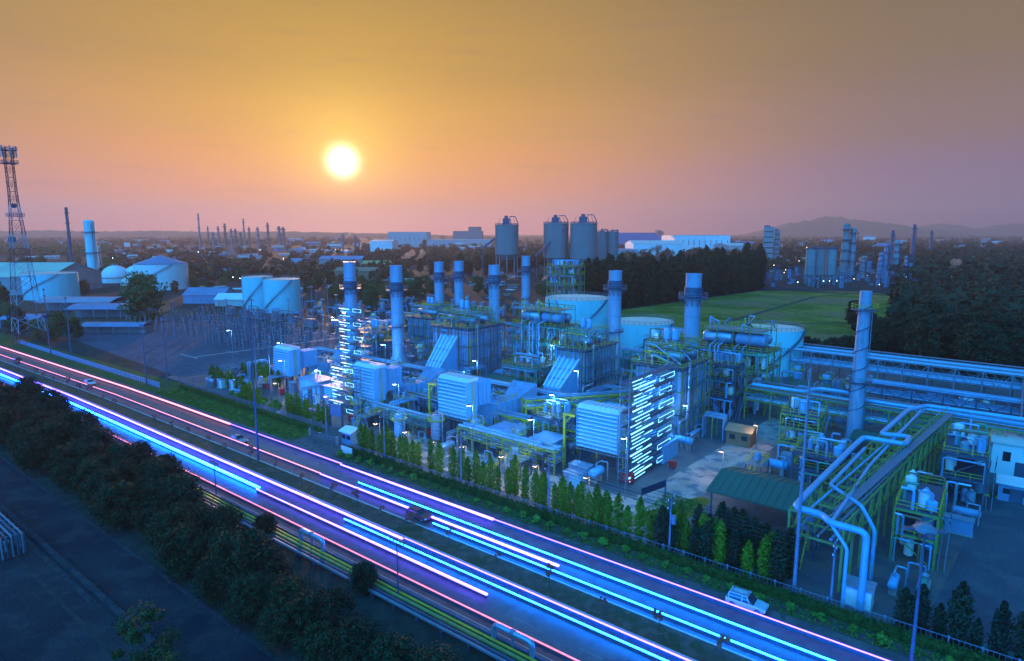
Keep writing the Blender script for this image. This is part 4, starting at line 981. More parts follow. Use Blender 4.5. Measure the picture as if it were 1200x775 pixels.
# round storage tanks
def tank(label, px, py, r, h, m=tank_p, roof=tank_roof, cone=.03, stair=True, z=0):
    u, v = ground(px, py); X = W(u, v); d = X.normalized(); X = X + d * r; u, v = UV(X.x, X.y)
    t = thing('storage_tank', label, 'tank', u, v, 0, 0)
    part(t, 'shell', m, MB().lathe([(r, 0), (r, h)], n=56), True); part(t, 'roof', roof, MB().lathe([(r * 1.005, h + .004), (r * 1.005, h + .14), (r * .5, h + .12 + r * cone), (.05, h + .1 + r * cone * 2)], n=56), True)
    bd = MB()
    for k in range(1, 4): bd.lathe([(r * 1.001, h * k / 4), (r * 1.006, h * k / 4), (r * 1.006, h * k / 4 + .15), (r * 1.001, h * k / 4 + .15)], n=56)
    part(t, 'seam_band', m, bd); part(t, 'foundation', concrete, MB().lathe([(r * 1.03, -.1), (r * 1.03, .25), (r * 1.001, .3)], n=56))
    part(t, 'railing', galv, MB().rail([(math.cos(a) * r * .985, math.sin(a) * r * .985, h + .14) for a in np.linspace(0, 2 * math.pi, 37)], 1.1, .09, 2))
    if stair:
        st = MB(); S = 26
        for i in range(S):
            a0, a1 = -1.9 + 1.9 * i / S, -1.9 + 1.9 * (i + 1) / S; st.beam((math.cos(a0) * (r + .5), math.sin(a0) * (r + .5), h * i / S), (math.cos(a1) * (r + .5), math.sin(a1) * (r + .5), h * (i + 1) / S), .8, .15)
            st.beam((math.cos(a0) * (r + .9), math.sin(a0) * (r + .9), h * i / S + 1), (math.cos(a1) * (r + .9), math.sin(a1) * (r + .9), h * (i + 1) / S + 1), .1)
        part(t, 'stair', dsteel, st)
    return t
tank('tall wide turquoise tank with pale roof behind the raised drums', 676, 414, 12.6, 19.6)
tank('lower turquoise tank with pale roof between two stacks', 752, 423, 11.2, 12.6)
t4 = tank('turquoise tank with faint lettering beside the grass field', 903, 442, 9.0, 14.3)
tank('big blue tank with pale roof behind the communications mast', 62, 352, 16, 17.1)
tank('taller twin of the blue tanks behind the substation, on the mast side', 304, 366, 8.5, 19.5)
tank('wider blue tank of the pair behind the substation', 332, 368, 10, 18.6)
# faint lettering on the tank, facing the walkway
fc = bpy.data.curves.new('tank_lettering', 'FONT'); fc.body = 'T-AGA2'; fc.size = 2.0; fc.extrude = .01; fc.align_x = 'CENTER'; fc.materials.append(dsteel)
fo = bpy.data.objects.new('lettering', fc); C.objects.link(fo)
dg = bpy.context.evaluated_depsgraph_get(); fm = bpy.data.meshes.new_from_object(fo.evaluated_get(dg)); bpy.data.objects.remove(fo)
for vx in fm.vertices:
    aa = vx.co.x / 9.0 - R(90) + R(34); rr = 9.04 + vx.co.z; vx.co = Vector((math.cos(aa) * rr, math.sin(aa) * rr, 8.0 + vx.co.y))
fm.materials.clear(); fm.materials.append(dsteel); link('lettering', fm, t4)

# leaning slim vent stack beside the racks
t = thing('vent_stack', 'slim tapered vent stack with two platforms beside the long pipe racks', 'chimney', *ground(1000, 516))
HS = 32.7
part(t, 'shell', steel2, MB().lathe([(1.75, 0), (1.6, 3), (1.35, 14), (1.15, HS), (1.0, HS)], n=28), True)
for zz in (13.0, HS - 4): part(t, 'platform', dsteel, MB().ring(1.2, 2.6, zz, zz + .15)); part(t, 'railing', yellow if zz > 20 else galv, MB().rail([(math.cos(a) * 2.55, math.sin(a) * 2.55, zz + .15) for a in np.linspace(0, 2 * math.pi, 11)], 1.1, .09, 1.4))
hx = MB(); pr = None
for i in range(120):
    a = i * .32; zz = 4 + i * .22; p = Vector((math.cos(a) * 1.5, math.sin(a) * 1.5, zz))
    if pr: hx.beam(pr, p, .16)
    pr = p
part(t, 'helical_strake', dsteel, hx)
part(t, 'ladder', galv, MB().beam((1.7, .4, 0), (1.5, .4, HS - 4), .1).beam((1.7, -.1, 0), (1.5, -.1, HS - 4), .1))

# ------------------------------------------------------------------ pipe racks
def pipe_rack(label, a, b, w, levels, pipes, m=olive_s, step=6, seed=0, deck=None, truss=True):
    a, b = Vector((*a, 0)), Vector((*b, 0)); d = b - a; L = d.length; rot = math.atan2(d.y, d.x); rd = random.Random(seed)
    t = thing('pipe_rack', label, 'pipe rack', a.x, a.y, 0, rot, 'pipe racks'); n = max(1, int(L / step))
    for i in range(n + 1):
        x = L * i / n; f_ = MB(); f_.beam((x, -w / 2, 0), (x, -w / 2, levels[-1]), .3).beam((x, w / 2, 0), (x, w / 2, levels[-1]), .3)
        for zz in levels: f_.beam((x, -w / 2, zz), (x, w / 2, zz), .28)
        part(t, 'portal_frame', m, f_)
    st = MB()
    for zz in levels:
        for s in (-1, 1): st.beam((0, s * w / 2, zz), (L, s * w / 2, zz), .24)
    if truss:
        for i in range(n * 2):
            x0, x1 = L * i / (2 * n), L * (i + 1) / (2 * n); z0, z1 = (levels[0], levels[-1]) if i % 2 else (levels[-1], levels[0])
            for s in (-1, 1): st.beam((x0, s * w / 2, z0), (x1, s * w / 2, z1), .14)
    part(t, 'stringer', m, st)
    for zz in levels:
        y = -w / 2 + .4
        while y < w / 2 - .3 and pipes > 0:
            r = rd.choice((.08, .11, .15, .22)); 
            part(t, 'pipe', rd.choice((steel, silver, intake_p, steel, galv, rust) if rd.random() < .4 else (silver, steel)), MB().path([(rd.uniform(-.5, .5), y, zz + .15 + r), (L + rd.uniform(-.5, .5), y, zz + .15 + r)], r, 8), True); y += r * 2 + rd.uniform(.15, .5) * (8 / pipes)
    if deck is not None: part(t, 'cable_tray', galv, MB().box(0, L, w / 2 - 1.2, w / 2 - .3, levels[-1] + .9, levels[-1] + 1.1))
    return t
pipe_rack('long pipe rack crossing behind the walkway towards the slim vent stack', (-47, 155.5), (14, 152), 6, [4.8, 7.6], 8, seed=1, deck=1)
pipe_rack('farthest broad grey pipe rack along the dark trees', (-50, 209), (16, 205), 9, [5.5, 9.0], 7, m=galv, seed=2, deck=1)
pipe_rack('third pipe rack between the long rack and the farthest one', (-28, 182), (36, 178), 6, [4.5, 7], 7, m=dsteel, seed=3)
pipe_rack('big pipe rack running away from the highway by the loading yard', (-16.2, 84), (-9.2, 150), 6.6, [6.0, 9.0], 1.6, m=olive_s, step=4, seed=4, truss=True)
pipe_rack('pipe rack joining the farthest racks at the slim cylinder', (8, 152), (9, 206), 6, [5, 8], 7, m=galv, seed=5)
pipe_rack('low silver pipe rack leading from the boilers to the third intake', (-74, 118), (-70, 152), 4, [4.2, 6.4], 7, m=yellow, seed=6)
pipe_rack('pipe bridge from the third intake up to the boiler at the light bars', (-84, 112), (-66, 136), 3, [5.5, 7.2], 8, m=yellow, seed=7)
pipe_rack('pipe rack along the backs of the turbine casings', (-185, 127), (-66, 125.5), 4, [3.5, 5.5], 7, m=dsteel, seed=8)
pipe_rack('silver pipe rack between the substation tanks and the twin stacks', (-235, 214), (-186, 214), 5, [3.2, 5], 7, m=galv, seed=9)
pipe_rack('distant silver pipe rack before the tall tank', (-186, 208), (-146, 208), 5, [4, 6.5], 6, m=galv, seed=10)
pipe_rack('pipe rack in front of the turquoise tank pair', (-120, 182), (-62, 180), 5, [4.5, 7.5], 7, m=green_s, seed=11)
for lb, a_, b_, m_, sd_ in (('low pipe rack from the first unit to the light bars', (-158, 107.5), (-127, 107), olive_s, 31), ('pipe rack between the second and third casings', (-118.5, 107), (-96, 106.5), dsteel, 32), ('yellow pipe rack between third and largest casings', (-88.5, 108), (-61.5, 108), yellow, 33), ('pipe rack at the feet of the two right boilers', (-86, 122.5), (-62, 122), olive_s, 34), ('low pipe rack in the forecourt below the third intake house', (-118, 95), (-97, 95), green_s, 35), ('low pipe rack in the forecourt beside the largest intake house', (-88, 95.5), (-63, 95), olive_s, 36)):
    pipe_rack(lb, a_, b_, 3, [2.6, 4.4], 8, m=m_, step=4, seed=sd_)
pipe_rack('short rack at the far corner by the white road tankers', (9, 152), (60, 149), 7, [5, 7.6], 5, m=dsteel, seed=12)
azure = mat('azure_pipe', (.12, .42, .68), .35, .2, .15, .8, rusty=.2)
t = thing('large_pipe', 'thick azure pipe zigzagging over the big rack and down at the highway end', 'pipe', -16.2, 84)
part(t, 'pipe', azure, MB().path([(6.2, -3.5, .3), (6.2, -3.5, 10.1), (2.0, -3.2, 10.1), (1.0, -1.5, 10.1), (-2.4, -1.2, 10.1), (-2.0, 9, 10.1), (-.9, 30, 10.1), (-.2, 34, 10.6), (5.8, 34, 10.6), (6.0, 39, 10.6), (1.6, 39.5, 10.1), (3.4, 60, 10.1), (6, 66, 10.1), (24, 66, 10.1)], .42, 14), True)
part(t, 'pipe', azure, MB().path([(6, 5, .3), (6, 5, 7.0), (4.2, 5, 9.9), (-.5, 10, 9.9), (.6, 30, 9.9)], .26, 12), True)
part(t, 'pipe', azure, MB().path([(4.4, -4.2, .3), (4.4, -4.2, 7.8), (2.2, -3, 9.9), (2.6, 22, 9.9), (5.4, 62, 9.9)], .22, 12), True)
t = thing('large_pipe', 'thick pipe bending up and over beside the slim vent stack', 'pipe', -36, 154)
part(t, 'pipe', azure, MB().path([(-10, 0, 8.4), (2, 0, 8.4), (5, -1.5, 10), (11, -1.5, 10), (12, -.5, 8.6), (46, -2.2, 8.6)], .45, 12), True)
t = thing('cable_duct', 'long metal walkway deck on top of the big rack', 'walkway', -13.6, 86); part(t, 'deck', galv, MB().add([(-1.0, 0, 9.75), (.2, 0, 9.75), (8.2, 62, 9.75), (7.0, 62, 9.75), (-1.0, 0, 9.85), (.2, 0, 9.85), (8.2, 62, 9.85), (7.0, 62, 9.85)], [(0, 3, 2, 1), (4, 5, 6, 7), (0, 1, 5, 4), (1, 2, 6, 5), (2, 3, 7, 6), (3, 0, 4, 7)])); part(t, 'railing', olive_s, MB().rail([(-1.0, 0, 9.85), (7.0, 62, 9.85)], 1.1, .08, 2))

# ------------------------------------------------------------------ buildings inside the plant
def gable(name, label, cat, u, v, w, L, h, rh, wm, rm, rot=0, eave=.4, windows=0, group=None, doors=0, z=0, ridge_x=True):
    t = thing(name, label, cat, u, v, z, rot, group)
    wl = MB(); wl.add([(0, 0, 0), (w, 0, 0), (w, L, 0), (0, L, 0), (0, 0, h), (w, 0, h), (w, L, h), (0, L, h)], [(0, 1, 5, 4), (1, 2, 6, 5), (2, 3, 7, 6), (3, 0, 4, 7)])
    if rh: wl.add([(0, 0, h), (0, L, h), (0, L / 2, h + rh), (w, 0, h), (w, L, h), (w, L / 2, h + rh)], [(0, 2, 1), (3, 4, 5)])
    part(t, 'wall', wm, wl)
    rf = MB(); e = eave; k = e * rh / (L / 2) if rh else 0; th = .18
    if rh:
        pr = [(-e, h - k + .02), (L / 2, h + rh + .02), (L + e, h - k + .02), (L + e, h - k + .02 + th), (L / 2, h + rh + th + .02), (-e, h - k + .02 + th)]
        vs = [(-e, y, zz) for y, zz in pr] + [(w + e, y, zz) for y, zz in pr]; rf.add(vs, [(0, 5, 4, 1), (1, 4, 3, 2), (6, 7, 10, 11), (7, 8, 9, 10), (0, 1, 7, 6), (1, 2, 8, 7), (5, 11, 10, 4), (4, 10, 9, 3), (0, 6, 11, 5), (2, 3, 9, 8)])
    else: rf.box(-e, w + e, -e, L + e, h + .003, h + .25)
    part(t, 'roof', rm, rf)
    for k in range(windows):
        x = w * (k + .5) / windows; part(t, 'window', glass, MB().box(x - .6, x + .6, -.06, -.004, h * .45, h * .75))
    for k in range(doors): x = w * (k + .8) / (doors + .6); part(t, 'door', dsteel, MB().box(x - .9, x + .9, -.08, -.004, 0, min(2.8, h * .8)))
    return t
def open_shed(label, u, v, w, L, h, rh, rm, rot=0, cat='shed'):
    t = thing('open_shed', label, cat, u, v, 0, rot)
    for x in np.linspace(.2, w - .2, max(2, int(w / 5) + 1)):
        for y in (.2, L - .2): part(t, 'post', dsteel, MB().beam((x, y, 0), (x, y, h), .22))
    e = .5; pr = [(-e, h - .1), (L / 2, h + rh), (L + e, h - .1), (L + e, h + .1), (L / 2, h + rh + .2), (-e, h + .1)]; rf = MB()
    rf.add([(-e, y, zz) for y, zz in pr] + [(w + e, y, zz) for y, zz in pr], [(0, 1, 4, 5), (1, 2, 3, 4), (6, 11, 10, 7), (7, 10, 9, 8), (0, 6, 7, 1), (1, 7, 8, 2), (5, 4, 10, 11), (4, 3, 9, 10), (0, 5, 11, 6), (2, 8, 9, 3)])
    part(t, 'roof', rm, rf)
    sm = MB()
    for k in range(int(w / 1.2)): sm.beam((k * 1.2, -e, h + .14), (k * 1.2, L / 2, h + rh + .24), .06); sm.beam((k * 1.2, L + e, h + .14), (k * 1.2, L / 2, h + rh + .24), .06)
    part(t, 'roof_seam', rm, sm)
    return t
open_shed('large open shed with dark green roof behind the roadside cypresses', -33.5, 93.6, 14, 12, 4.8, 1.5, roof_g)
open_shed('green roofed shelter at the foot of the slim vent stack', -21.5, 140, 9, 7, 3.4, .8, roof_g)
open_shed('small teal roofed shelter below the raised drums', -112, 131.5, 9, 5, 4.6, .6, roof_g)
open_shed('dark green low shed near the lettered tank', -44, 183, 9, 7, 3, .8, roof_g)
gable('switch_house', 'blue box-shaped building beside the walkway', 'building', -56.5, 111.5, 7, 7, 3.6, 0, intake_p, intake_p, windows=0, doors=1)
gable('switch_house', 'flat roofed blue control house under the third unit', 'building', -82.5, 98, 6, 5, 4.2, 0, intake_p, steel, windows=0, doors=1)
gable('switch_house', 'boxy blue housing between third and largest intake houses', 'building', -71, 97, 5, 5, 4.6, 0, intake_p, steel, windows=1, doors=1)
gable('switch_house', 'wide blue housing below the pipe frame of the first unit', 'building', -151, 98, 9, 5, 5.2, 0, intake_p, steel, windows=0, doors=1)
gable('switch_house', 'narrow blue housing beside the gatehouse light bars', 'building', -137, 96, 5, 5, 5.4, 0, intake_p, steel, windows=0, doors=1)
gable('brick_hut', 'low brick coloured house beside the walkway and red cabinet', 'building', -44, 131, 5, 5, 3.2, .8, rust, roof_r, windows=2)
gable('gatehouse', 'small gatehouse with a pale blue roof at the entrance', 'gatehouse', -109.5, 80.5, 3.2, 3, 2.8, .6, steel, white_p, windows=2, doors=0)
t = thing('notice_board', 'tall framed notice board on two posts behind the gatehouse', 'sign', -122.5, 86.8); part(t, 'post', dsteel, MB().box(0, .35, 0, .35, 0, 6.0)); part(t, 'post', dsteel, MB().box(4.6, 4.95, 0, .35, 0, 6.0)); part(t, 'panel', mat('board_blue', (.14, .2, .34), .4), MB().box(.4, 4.55, .05, .25, 2.6, 5.4)); part(t, 'cap', white_p, MB().box(-.1, 5.05, -.15, .5, 6.0, 6.25))
t = thing('entrance_gate', 'low sliding gate of pale bars across the entrance', 'gate', -119, 79.2); part(t, 'bars', galv, MB().rail([(0, 0, 0), (9.5, 0, 0)], 1.4, .07, .5)); part(t, 'post', concrete, MB().box(-.3, .1, -.2, .2, 0, 1.8)); part(t, 'post', concrete, MB().box(9.5, 9.9, -.2, .2, 0, 1.8))
t = thing('entrance_sign', 'low white sign wall at the hedge end by the entrance', 'sign', -104.5, 76.6); part(t, 'panel', white_p, MB().box(0, 3.4, 0, .2, .3, 1.6)); part(t, 'base', concrete, MB().box(-.1, 3.5, -.1, .3, 0, .29))
t = thing('banner_frame', 'dark banner frame standing on the lawn by the walkway', 'sign', -43.5, 90, 0, R(75)); part(t, 'post', dsteel, MB().beam((0, 0, 0), (0, 0, 3.8), .18)); part(t, 'post', dsteel, MB().beam((6, 0, 0), (6, 0, 3.8), .18)); part(t, 'panel', mat('banner_dark', (.03, .05, .12), .5), MB().box(.1, 5.9, -.04, .04, 2.5, 3.7))
for lb, px, py, w, h in (('bright red cabinet beside the tall light bars', 736, 567, 2.0, 2.1), ('small red hose box on the far side of the light bars', 788, 549, 1.2, 1.5), ('red cabinet in front of the third intake house', 504, 511, 2.0, 1.5), ('red machine behind the notice board', 416, 495, 3.6, 1.6), ('small red box by the end of the covered pipe rack', 913, 637, 1.2, 1.5), ('small red hose box on the loading yard kerb', 1103, 595, 1.1, 1.3), ('red hose cabinet behind the small cypresses of the first unit', 313, 457, 1.6, 2.0), ('second red cabinet beside the first intake house', 330, 463, 1.6, 1.8)):
    u, v = ground(px, py); t = thing('hydrant_cabinet', lb, 'cabinet', u, v); part(t, 'body', red_p, MB().box(-w / 2, w / 2, -.5, .5, .35, h)); part(t, 'door', red_p, MB().box(-w / 2 + .1, w / 2 - .1, -.55, -.503, .45, h - .1)); part(t, 'leg', dsteel, MB().box(-w / 2 + .1, w / 2 - .1, -.4, .4, 0, .35))
for lb, px, py in (('yellow jib bracket beside the third intake house', 504, 500), ('yellow jib bracket beside the largest intake house', 661, 545), ('yellow jib post beside the gatehouse intake house', 411, 478)):
    u, v = ground(px, py); t = thing('jib_crane', lb, 'crane', u, v); part(t, 'post', yellow, MB().beam((0, 0, 0), (0, 0, 10.5), .42)); part(t, 'arm', yellow, MB().beam((0, 0, 10.3), (2.4, 0, 10.3), .4).beam((0, 0, 8.6), (1.6, 0, 10.1), .2))

# ------------------------------------------------------------------ equipment between the units
def pump_skid(u, v, rd):
    t = thing('pump_skid', '', 'pump', u, v, 0, rd.choice((0, R(90))), 'pump skids on the plant floor')
    part(t, 'base', concrete, MB().box(0, 3, 0, 1.4, 0, .3)); part(t, 'motor', rd.choice((intake_p, green_s, steel)), MB().hcyl(.3, 1.3, .7, .85, .42, 12), True); part(t, 'pump', silver, MB().lathe([(.1, .3), (.5, .5), (.5, 1.2), (.1, 1.5)], 2.2, .7, 12), True)
    part(t, 'pipe', steel, MB().path([(2.2, .7, 1.2), (2.2, .7, 2.3), (2.2, 2.6, 2.3), (2.2, 2.6, .1)], .14, 7), True); return t
def vessel(u, v, rd):
    r, h = rd.uniform(.6, 1.3), rd.uniform(3, 7); t = thing('pressure_vessel', '', 'vessel', u, v, 0, 0, 'upright vessels on the plant floor')
    part(t, 'shell', rd.choice((steel, silver, intake_p, white_p)), MB().lathe([(.05, .6), (r * .8, .8), (r, 1.2), (r, h - .6), (r * .8, h - .15), (.05, h)], n=18), True)
    for a in (0, 2.1, 4.2): part(t, 'leg', dsteel, MB().beam((math.cos(a) * r, math.sin(a) * r, 0), (math.cos(a) * r, math.sin(a) * r, 1.6), .16))
    part(t, 'pipe', silver, MB().path([(0, 0, h - .1), (0, 0, h + .8), (r + .7, 0, h + .8), (r + .7, 0, .1)], .13, 7), True)
    part(t, 'top_rail', yellow, MB().ring(r + .1, r + .75, h - 1.2, h - 1.1).rail([(math.cos(a) * (r + .7), math.sin(a) * (r + .7), h - 1.1) for a in np.linspace(0, 6.28, 8)], 1.0, .06, 2)); return t
def htank(u, v, rd):
    L, r = rd.uniform(2.5, 4.5), rd.uniform(.45, .85); t = thing('horizontal_vessel', '', 'vessel', u, v, 0, rd.choice((0, 0, R(90))), 'lying vessels on the plant floor')
    part(t, 'shell', rd.choice((steel, silver, intake_p)), MB().hcyl(0, L, 0, r + 1, r, 18), True); part(t, 'saddle', concrete, MB().box(.5, 1, -r * .8, r * .8, 0, 1.2)); part(t, 'saddle', concrete, MB().box(L - 1, L - .5, -r * .8, r * .8, 0, 1.2))
    part(t, 'nozzle', silver, MB().path([(L / 2, 0, 1 + r * 1.9), (L / 2, 0, r * 2 + 1.8), (L / 2 + 1.6, 0, r * 2 + 1.8), (L / 2 + 1.6, -r - .6, r * 2 + 1.8), (L / 2 + 1.6, -r - .6, .1)], .12, 7), True); return t
def cabinet(u, v, rd):
    w, d, h = rd.uniform(1.4, 4), rd.uniform(1, 2.4), rd.uniform(1.8, 3.2); t = thing('equipment_cabinet', '', 'cabinet', u, v, 0, 0, 'equipment cabinets on the plant floor')
    part(t, 'body', rd.choice((intake_p, steel, white_p, galv)), MB().box(0, w, 0, d, .2, h)); part(t, 'roof', silver, MB().box(-.12, w + .12, -.15, d + .12, h + .003, h + .12)); part(t, 'door', steel, MB().box(.15, min(w - .1, 1.1), -.06, -.003, .4, h - .3)); part(t, 'plinth', concrete, MB().box(-.1, w + .1, -.1, d + .1, 0, .2)); return t
def spool(u, v, rd):
    t = thing('pipe_portal', '', 'pipe', u, v, 0, rd.choice((0, R(90))), 'pipe portals on the plant floor'); n = rd.randint(3, 5); L, h = rd.uniform(4, 9), rd.uniform(2.2, 5.5); m = rd.choice((steel, silver, intake_p, rust, silver))
    for k in range(n): part(t, 'pipe', m if k % 2 else steel, MB().path([(0, k * .55, 0), (0, k * .55, h + k * .12), (L, k * .55, h + k * .12), (L, k * .55, 0)], .11 + .05 * (k % 2), 7), True)
    part(t, 'support', rd.choice((dsteel, olive_s)), MB().beam((L / 2, -.3, 0), (L / 2, -.3, h), .18).beam((L / 2, n * .55, 0), (L / 2, n * .55, h), .18).beam((L / 2, -.3, h - .2), (L / 2, n * .55, h - .2), .18)); return t
def platform(u, v, rd):
    t = thing('access_platform', '', 'platform', u, v, 0, rd.choice((0, R(90))), 'railed platforms on the plant floor'); w, L, h = rd.uniform(2.5, 5), rd.uniform(2, 3.4), rd.uniform(2, 4.5)
    [part(t, 'leg', dsteel, MB().beam((x, y, 0), (x, y, h), .18)) for x in (0, w) for y in (0, L)]; part(t, 'deck', galv, MB().box(-.1, w + .1, -.1, L + .1, h, h + .1)); part(t, 'railing', yellow, MB().rail([(0, 0, h + .1), (w, 0, h + .1), (w, L, h + .1), (0, L, h + .1)], 1.1, .08, 1.4))
    part(t, 'stair', yellow, MB().beam((0, L / 2 - .4, h), (-h * .9, L / 2 - .4, 0), .08, .2).beam((0, L / 2 + .4, h), (-h * .9, L / 2 + .4, 0), .08, .2).beam((0, L / 2 - .4, h + 1), (-h * .9, L / 2 - .4, 1), .07)); part(t, 'vessel', steel, MB().lathe([(.05, h + .2), (.6, h + .4), (.6, h + 1.8), (.05, h + 2.1)], w / 2, L / 2, 12), True); return t
KIND = {'pump': pump_skid, 'vessel': vessel, 'ht': htank, 'cab': cabinet, 'spool': spool, 'plat': platform}
TXT = {'pump': 'small pump and motor set on the plant floor, # from the mast side', 'vessel': 'upright vessel with a railed top among the pipework, # from the mast side', 'ht': 'lying vessel on concrete saddles, # counting from the mast side', 'cab': 'pale equipment cabinet on the plant floor, # from the mast side', 'spool': 'portal of parallel pipes on the plant floor, # from the mast side', 'plat': 'small railed platform with stair, # from the mast side'}
rows = {k: [] for k in KIND}; rdm = random.Random(5)
occ = []
for o in bpy.data.objects:
    if o.parent is None and o.type == 'EMPTY' and o.get('category') in ('air intake', 'turbine', 'boiler', 'chimney', 'tank', 'steel structure', 'building', 'shed', 'scaffold', 'cabinet', 'sign', 'gatehouse', 'crane'):
        xs, ys = [], []
        for ch in o.children:
            for c in ch.bound_box:
                p = Matrix.Translation(o.location) @ Matrix.Rotation(o.rotation_euler[2], 4, 'Z') @ Vector(c); q = UV(p.x, p.y); xs.append(q[0]); ys.append(q[1])
        if xs: occ.append((min(xs), max(xs), min(ys), max(ys)))
LP = [(-150, 93, 11), (-132, 91.5, 11), (-106, 94, 11), (-81, 91, 11), (-66, 91, 11), (-47.5, 92, 11), (-106, 121, 12), (-79, 127, 12), (-73, 108, 11), (-143, 122, 12), (-175, 108, 11), (-103, 152, 12), (-49, 121, 10), (-75, 166, 13), (-150, 168, 12), (-205, 108, 12), (-205, 150, 12)]
LW = [(-38, 112), (-38, 132), (-101, 84), (-92, 84), (-83.4, 83), (-77, 84.5), (-68, 85), (-60.5, 85), (-51, 86), (-128, 91), (-150, 91)]  # the two beside the walkway are lamps added to brighten it
occ += [(u - 2, u + 2, v - 3, v + 1.5) for u, v, h in LP]
def free(u, v, w=3, l=3):
    if -47.5 < u + w / 2 and u < -33 and v < 160: return False
    return not any(u + w > a - .3 and u < b + .3 and v + l > c - .3 and v < d + .3 for a, b, c, d in occ)
zones = [(-186, -50, 88, 126, 420), (-186, -48, 126, 182, 300), (-195, -50, 182, 232, 90), (-33, -20, 112, 150, 20), (-24, -6, 86, 96, 3), (-9, -1.5, 84, 150, 60), (-330, -205, 176, 300, 110), (-50, 10, 158, 204, 46), (-188, -120, 90, 97, 10), (-100, -60, 86, 96, 8)]
for a, b, c, d, n in zones:
    for i in range(n * 3):
        if n <= 0: break
        u, v = rdm.uniform(a, b), rdm.uniform(c, d)
        if free(u, v):
            k = rdm.choice(('pump', 'vessel', 'ht', 'cab', 'spool', 'spool', 'plat', 'cab', 'spool')); rows[k].append(KIND[k](u, v, rdm)); occ.append((u - .5, u + 3.5, v - .5, v + 3)); n -= 1
for k in rows: number(rows[k], TXT[k])

# right hand yard
for lb, px, py, w, L, h, wm, rm in (('white process building behind the loading yard', 1148, 548, 9, 7, 5.2, white_p, roof_w), ('second white building at the edge beyond the loading yard', 1195, 560, 9, 8, 6.0, white_p, roof_w), ('low pale cabin at the far side of the loading yard', 1190, 590, 5, 4, 3.0, steel, white_p), ('small teal hut with flat roof beside the loading yard', 1105, 520, 5, 4, 3.5, intake_p, roof_g)):
    u, v = ground(px, py); gable('process_building', lb, 'building', u - w / 2, v, w, L, h, 0, wm, rm, windows=2, doors=1)
for lb, px, py in (('striped kerb box standing in the loading yard', 1070, 560),):
    u, v = ground(px, py); t = thing('kerb_box', lb, 'kerb', u + 10, v - 2); 
    for k in range(8): part(t, 'block', yellow if k % 2 else black, MB().box(k * .7, k * .7 + .7, 0, .35, 0, .35))
u, v = ground(975, 655); t = thing('pump_house', 'small white pump box below the covered pipe rack', 'cabinet', -12.0, 81); part(t, 'body', white_p, MB().box(0, 3, 0, 2.6, .2, 2.5)); part(t, 'roof', silver, MB().box(-.2, 3.2, -.2, 2.8, 2.503, 2.65)); part(t, 'base', concrete, MB().box(-.1, 3.1, -.1, 2.7, 0, .2))
t = thing('retaining_wall', 'low dark wall at the edge of the loading yard', 'wall', -2.5, 80.8); part(t, 'wall', concrete, MB().box(0, 9, 0, .3, 0, 1.0)); part(t, 'coping', dsteel, MB().box(-.1, 9.1, -.08, .38, 1.003, 1.12))

# substation: gantries, posts and transformers
row = []; rowb = []
sg = [(-262, 112), (-228, 168)]
gan0 = None
for i in range(8):
    for j in range(3):
        u, v = -333 + i * 14.5, 128 + j * 17
        t = thing('busbar_gantry', '', 'gantry', u, v, 0, 0, 'substation gantries'); h = 7 + 2.5 * ((i + j) % 2)
        if gan0 is None or True:
            part(t, 'post', dsteel, MB().beam((0, 0, 0), (0, 0, h), .22)); part(t, 'post', dsteel, MB().beam((9, 0, 0), (9, 0, h), .22)); part(t, 'crossbeam', dsteel, MB().beam((0, 0, h), (9, 0, h), .25).beam((0, 0, h - 1), (9, 0, h - 1), .12))
            ins = MB()
            for x in (1.5, 4.5, 7.5): ins.tube((x, 0, h - 2.2), (x, 0, h - .3), .14, n=6)
            part(t, 'insulator', rust, ins)
        row.append(t)
number(row, 'steel busbar gantry in the substation, # counting from the mast side')
pm = MB().tube((0, 0, 0), (0, 0, 2.6), .16, n=6).mesh('post', galv); im = MB().lathe([(.12, 2.6), (.26, 2.8), (.14, 3.0), (.26, 3.2), (.14, 3.4), (.26, 3.6), (.1, 3.9), (.1, 4.6)], n=8).mesh('insulator', mat('porcelain', (.28, .22, .24), .3)); cm = MB().beam((-1, 0, 4.5), (1, 0, 4.5), .12).mesh('contact_arm', silver)
for i in range(22):
    for j in range(10):
        u, v = -336 + i * 5.7 + random.uniform(-.7, .7), 124 + j * 4.8 + random.uniform(-.4, .4)
        if u > -262 and v > 116 and False: continue
        t = thing('insulator_post', '', 'insulator', u, v, 0, random.choice((0, R(90))), 'insulator posts of the substation'); link('post', pm, t); link('insulator', im, t); link('contact_arm', cm, t); t.scale = (1, 1, random.uniform(.8, 1.35)); rowb.append(t)
for t in rowb: t['label'] = 'slim porcelain-topped post in the ranks of the substation behind the highway'
row = []
for i in range(6):
    t = thing('power_transformer', '', 'transformer', -340 + i * 15, 176.5, 0, 0, 'substation transformers'); part(t, 'tank', galv, MB().box(0, 5, 0, 3, .3, 3.6)); part(t, 'radiator', galv, MB().box(5.1, 6.2, .2, 2.8, .6, 3.2)); part(t, 'conservator', galv, MB().hcyl(.5, 4, 1.5, 4.6, .5, 12), True); part(t, 'base', concrete, MB().box(-.4, 6.5, -.4, 3.4, 0, .3))
    b = MB()
    for x in (1, 2.5, 4): b.tube((x, .6, 3.6), (x, .6, 5), .14, n=6)
    part(t, 'bushing', rust, b); row.append(t)
number(row, 'grey transformer behind the substation ranks, # from the mast side')
row = []
for px, py, ty in ((356, 385, 338), (367, 388, 335), (386, 392, 336), (396, 398, 345), (372, 375, 340), (340, 395, 350), (268, 395, 350), (288, 400, 352), (240, 398, 350), (205, 395, 352), (330, 410, 362), (380, 405, 350)):
    row.append(tallpole('', px, py, ty, m=galv, r=.14, arms=1)); row[-1]['group'] = 'slim poles behind the substation'
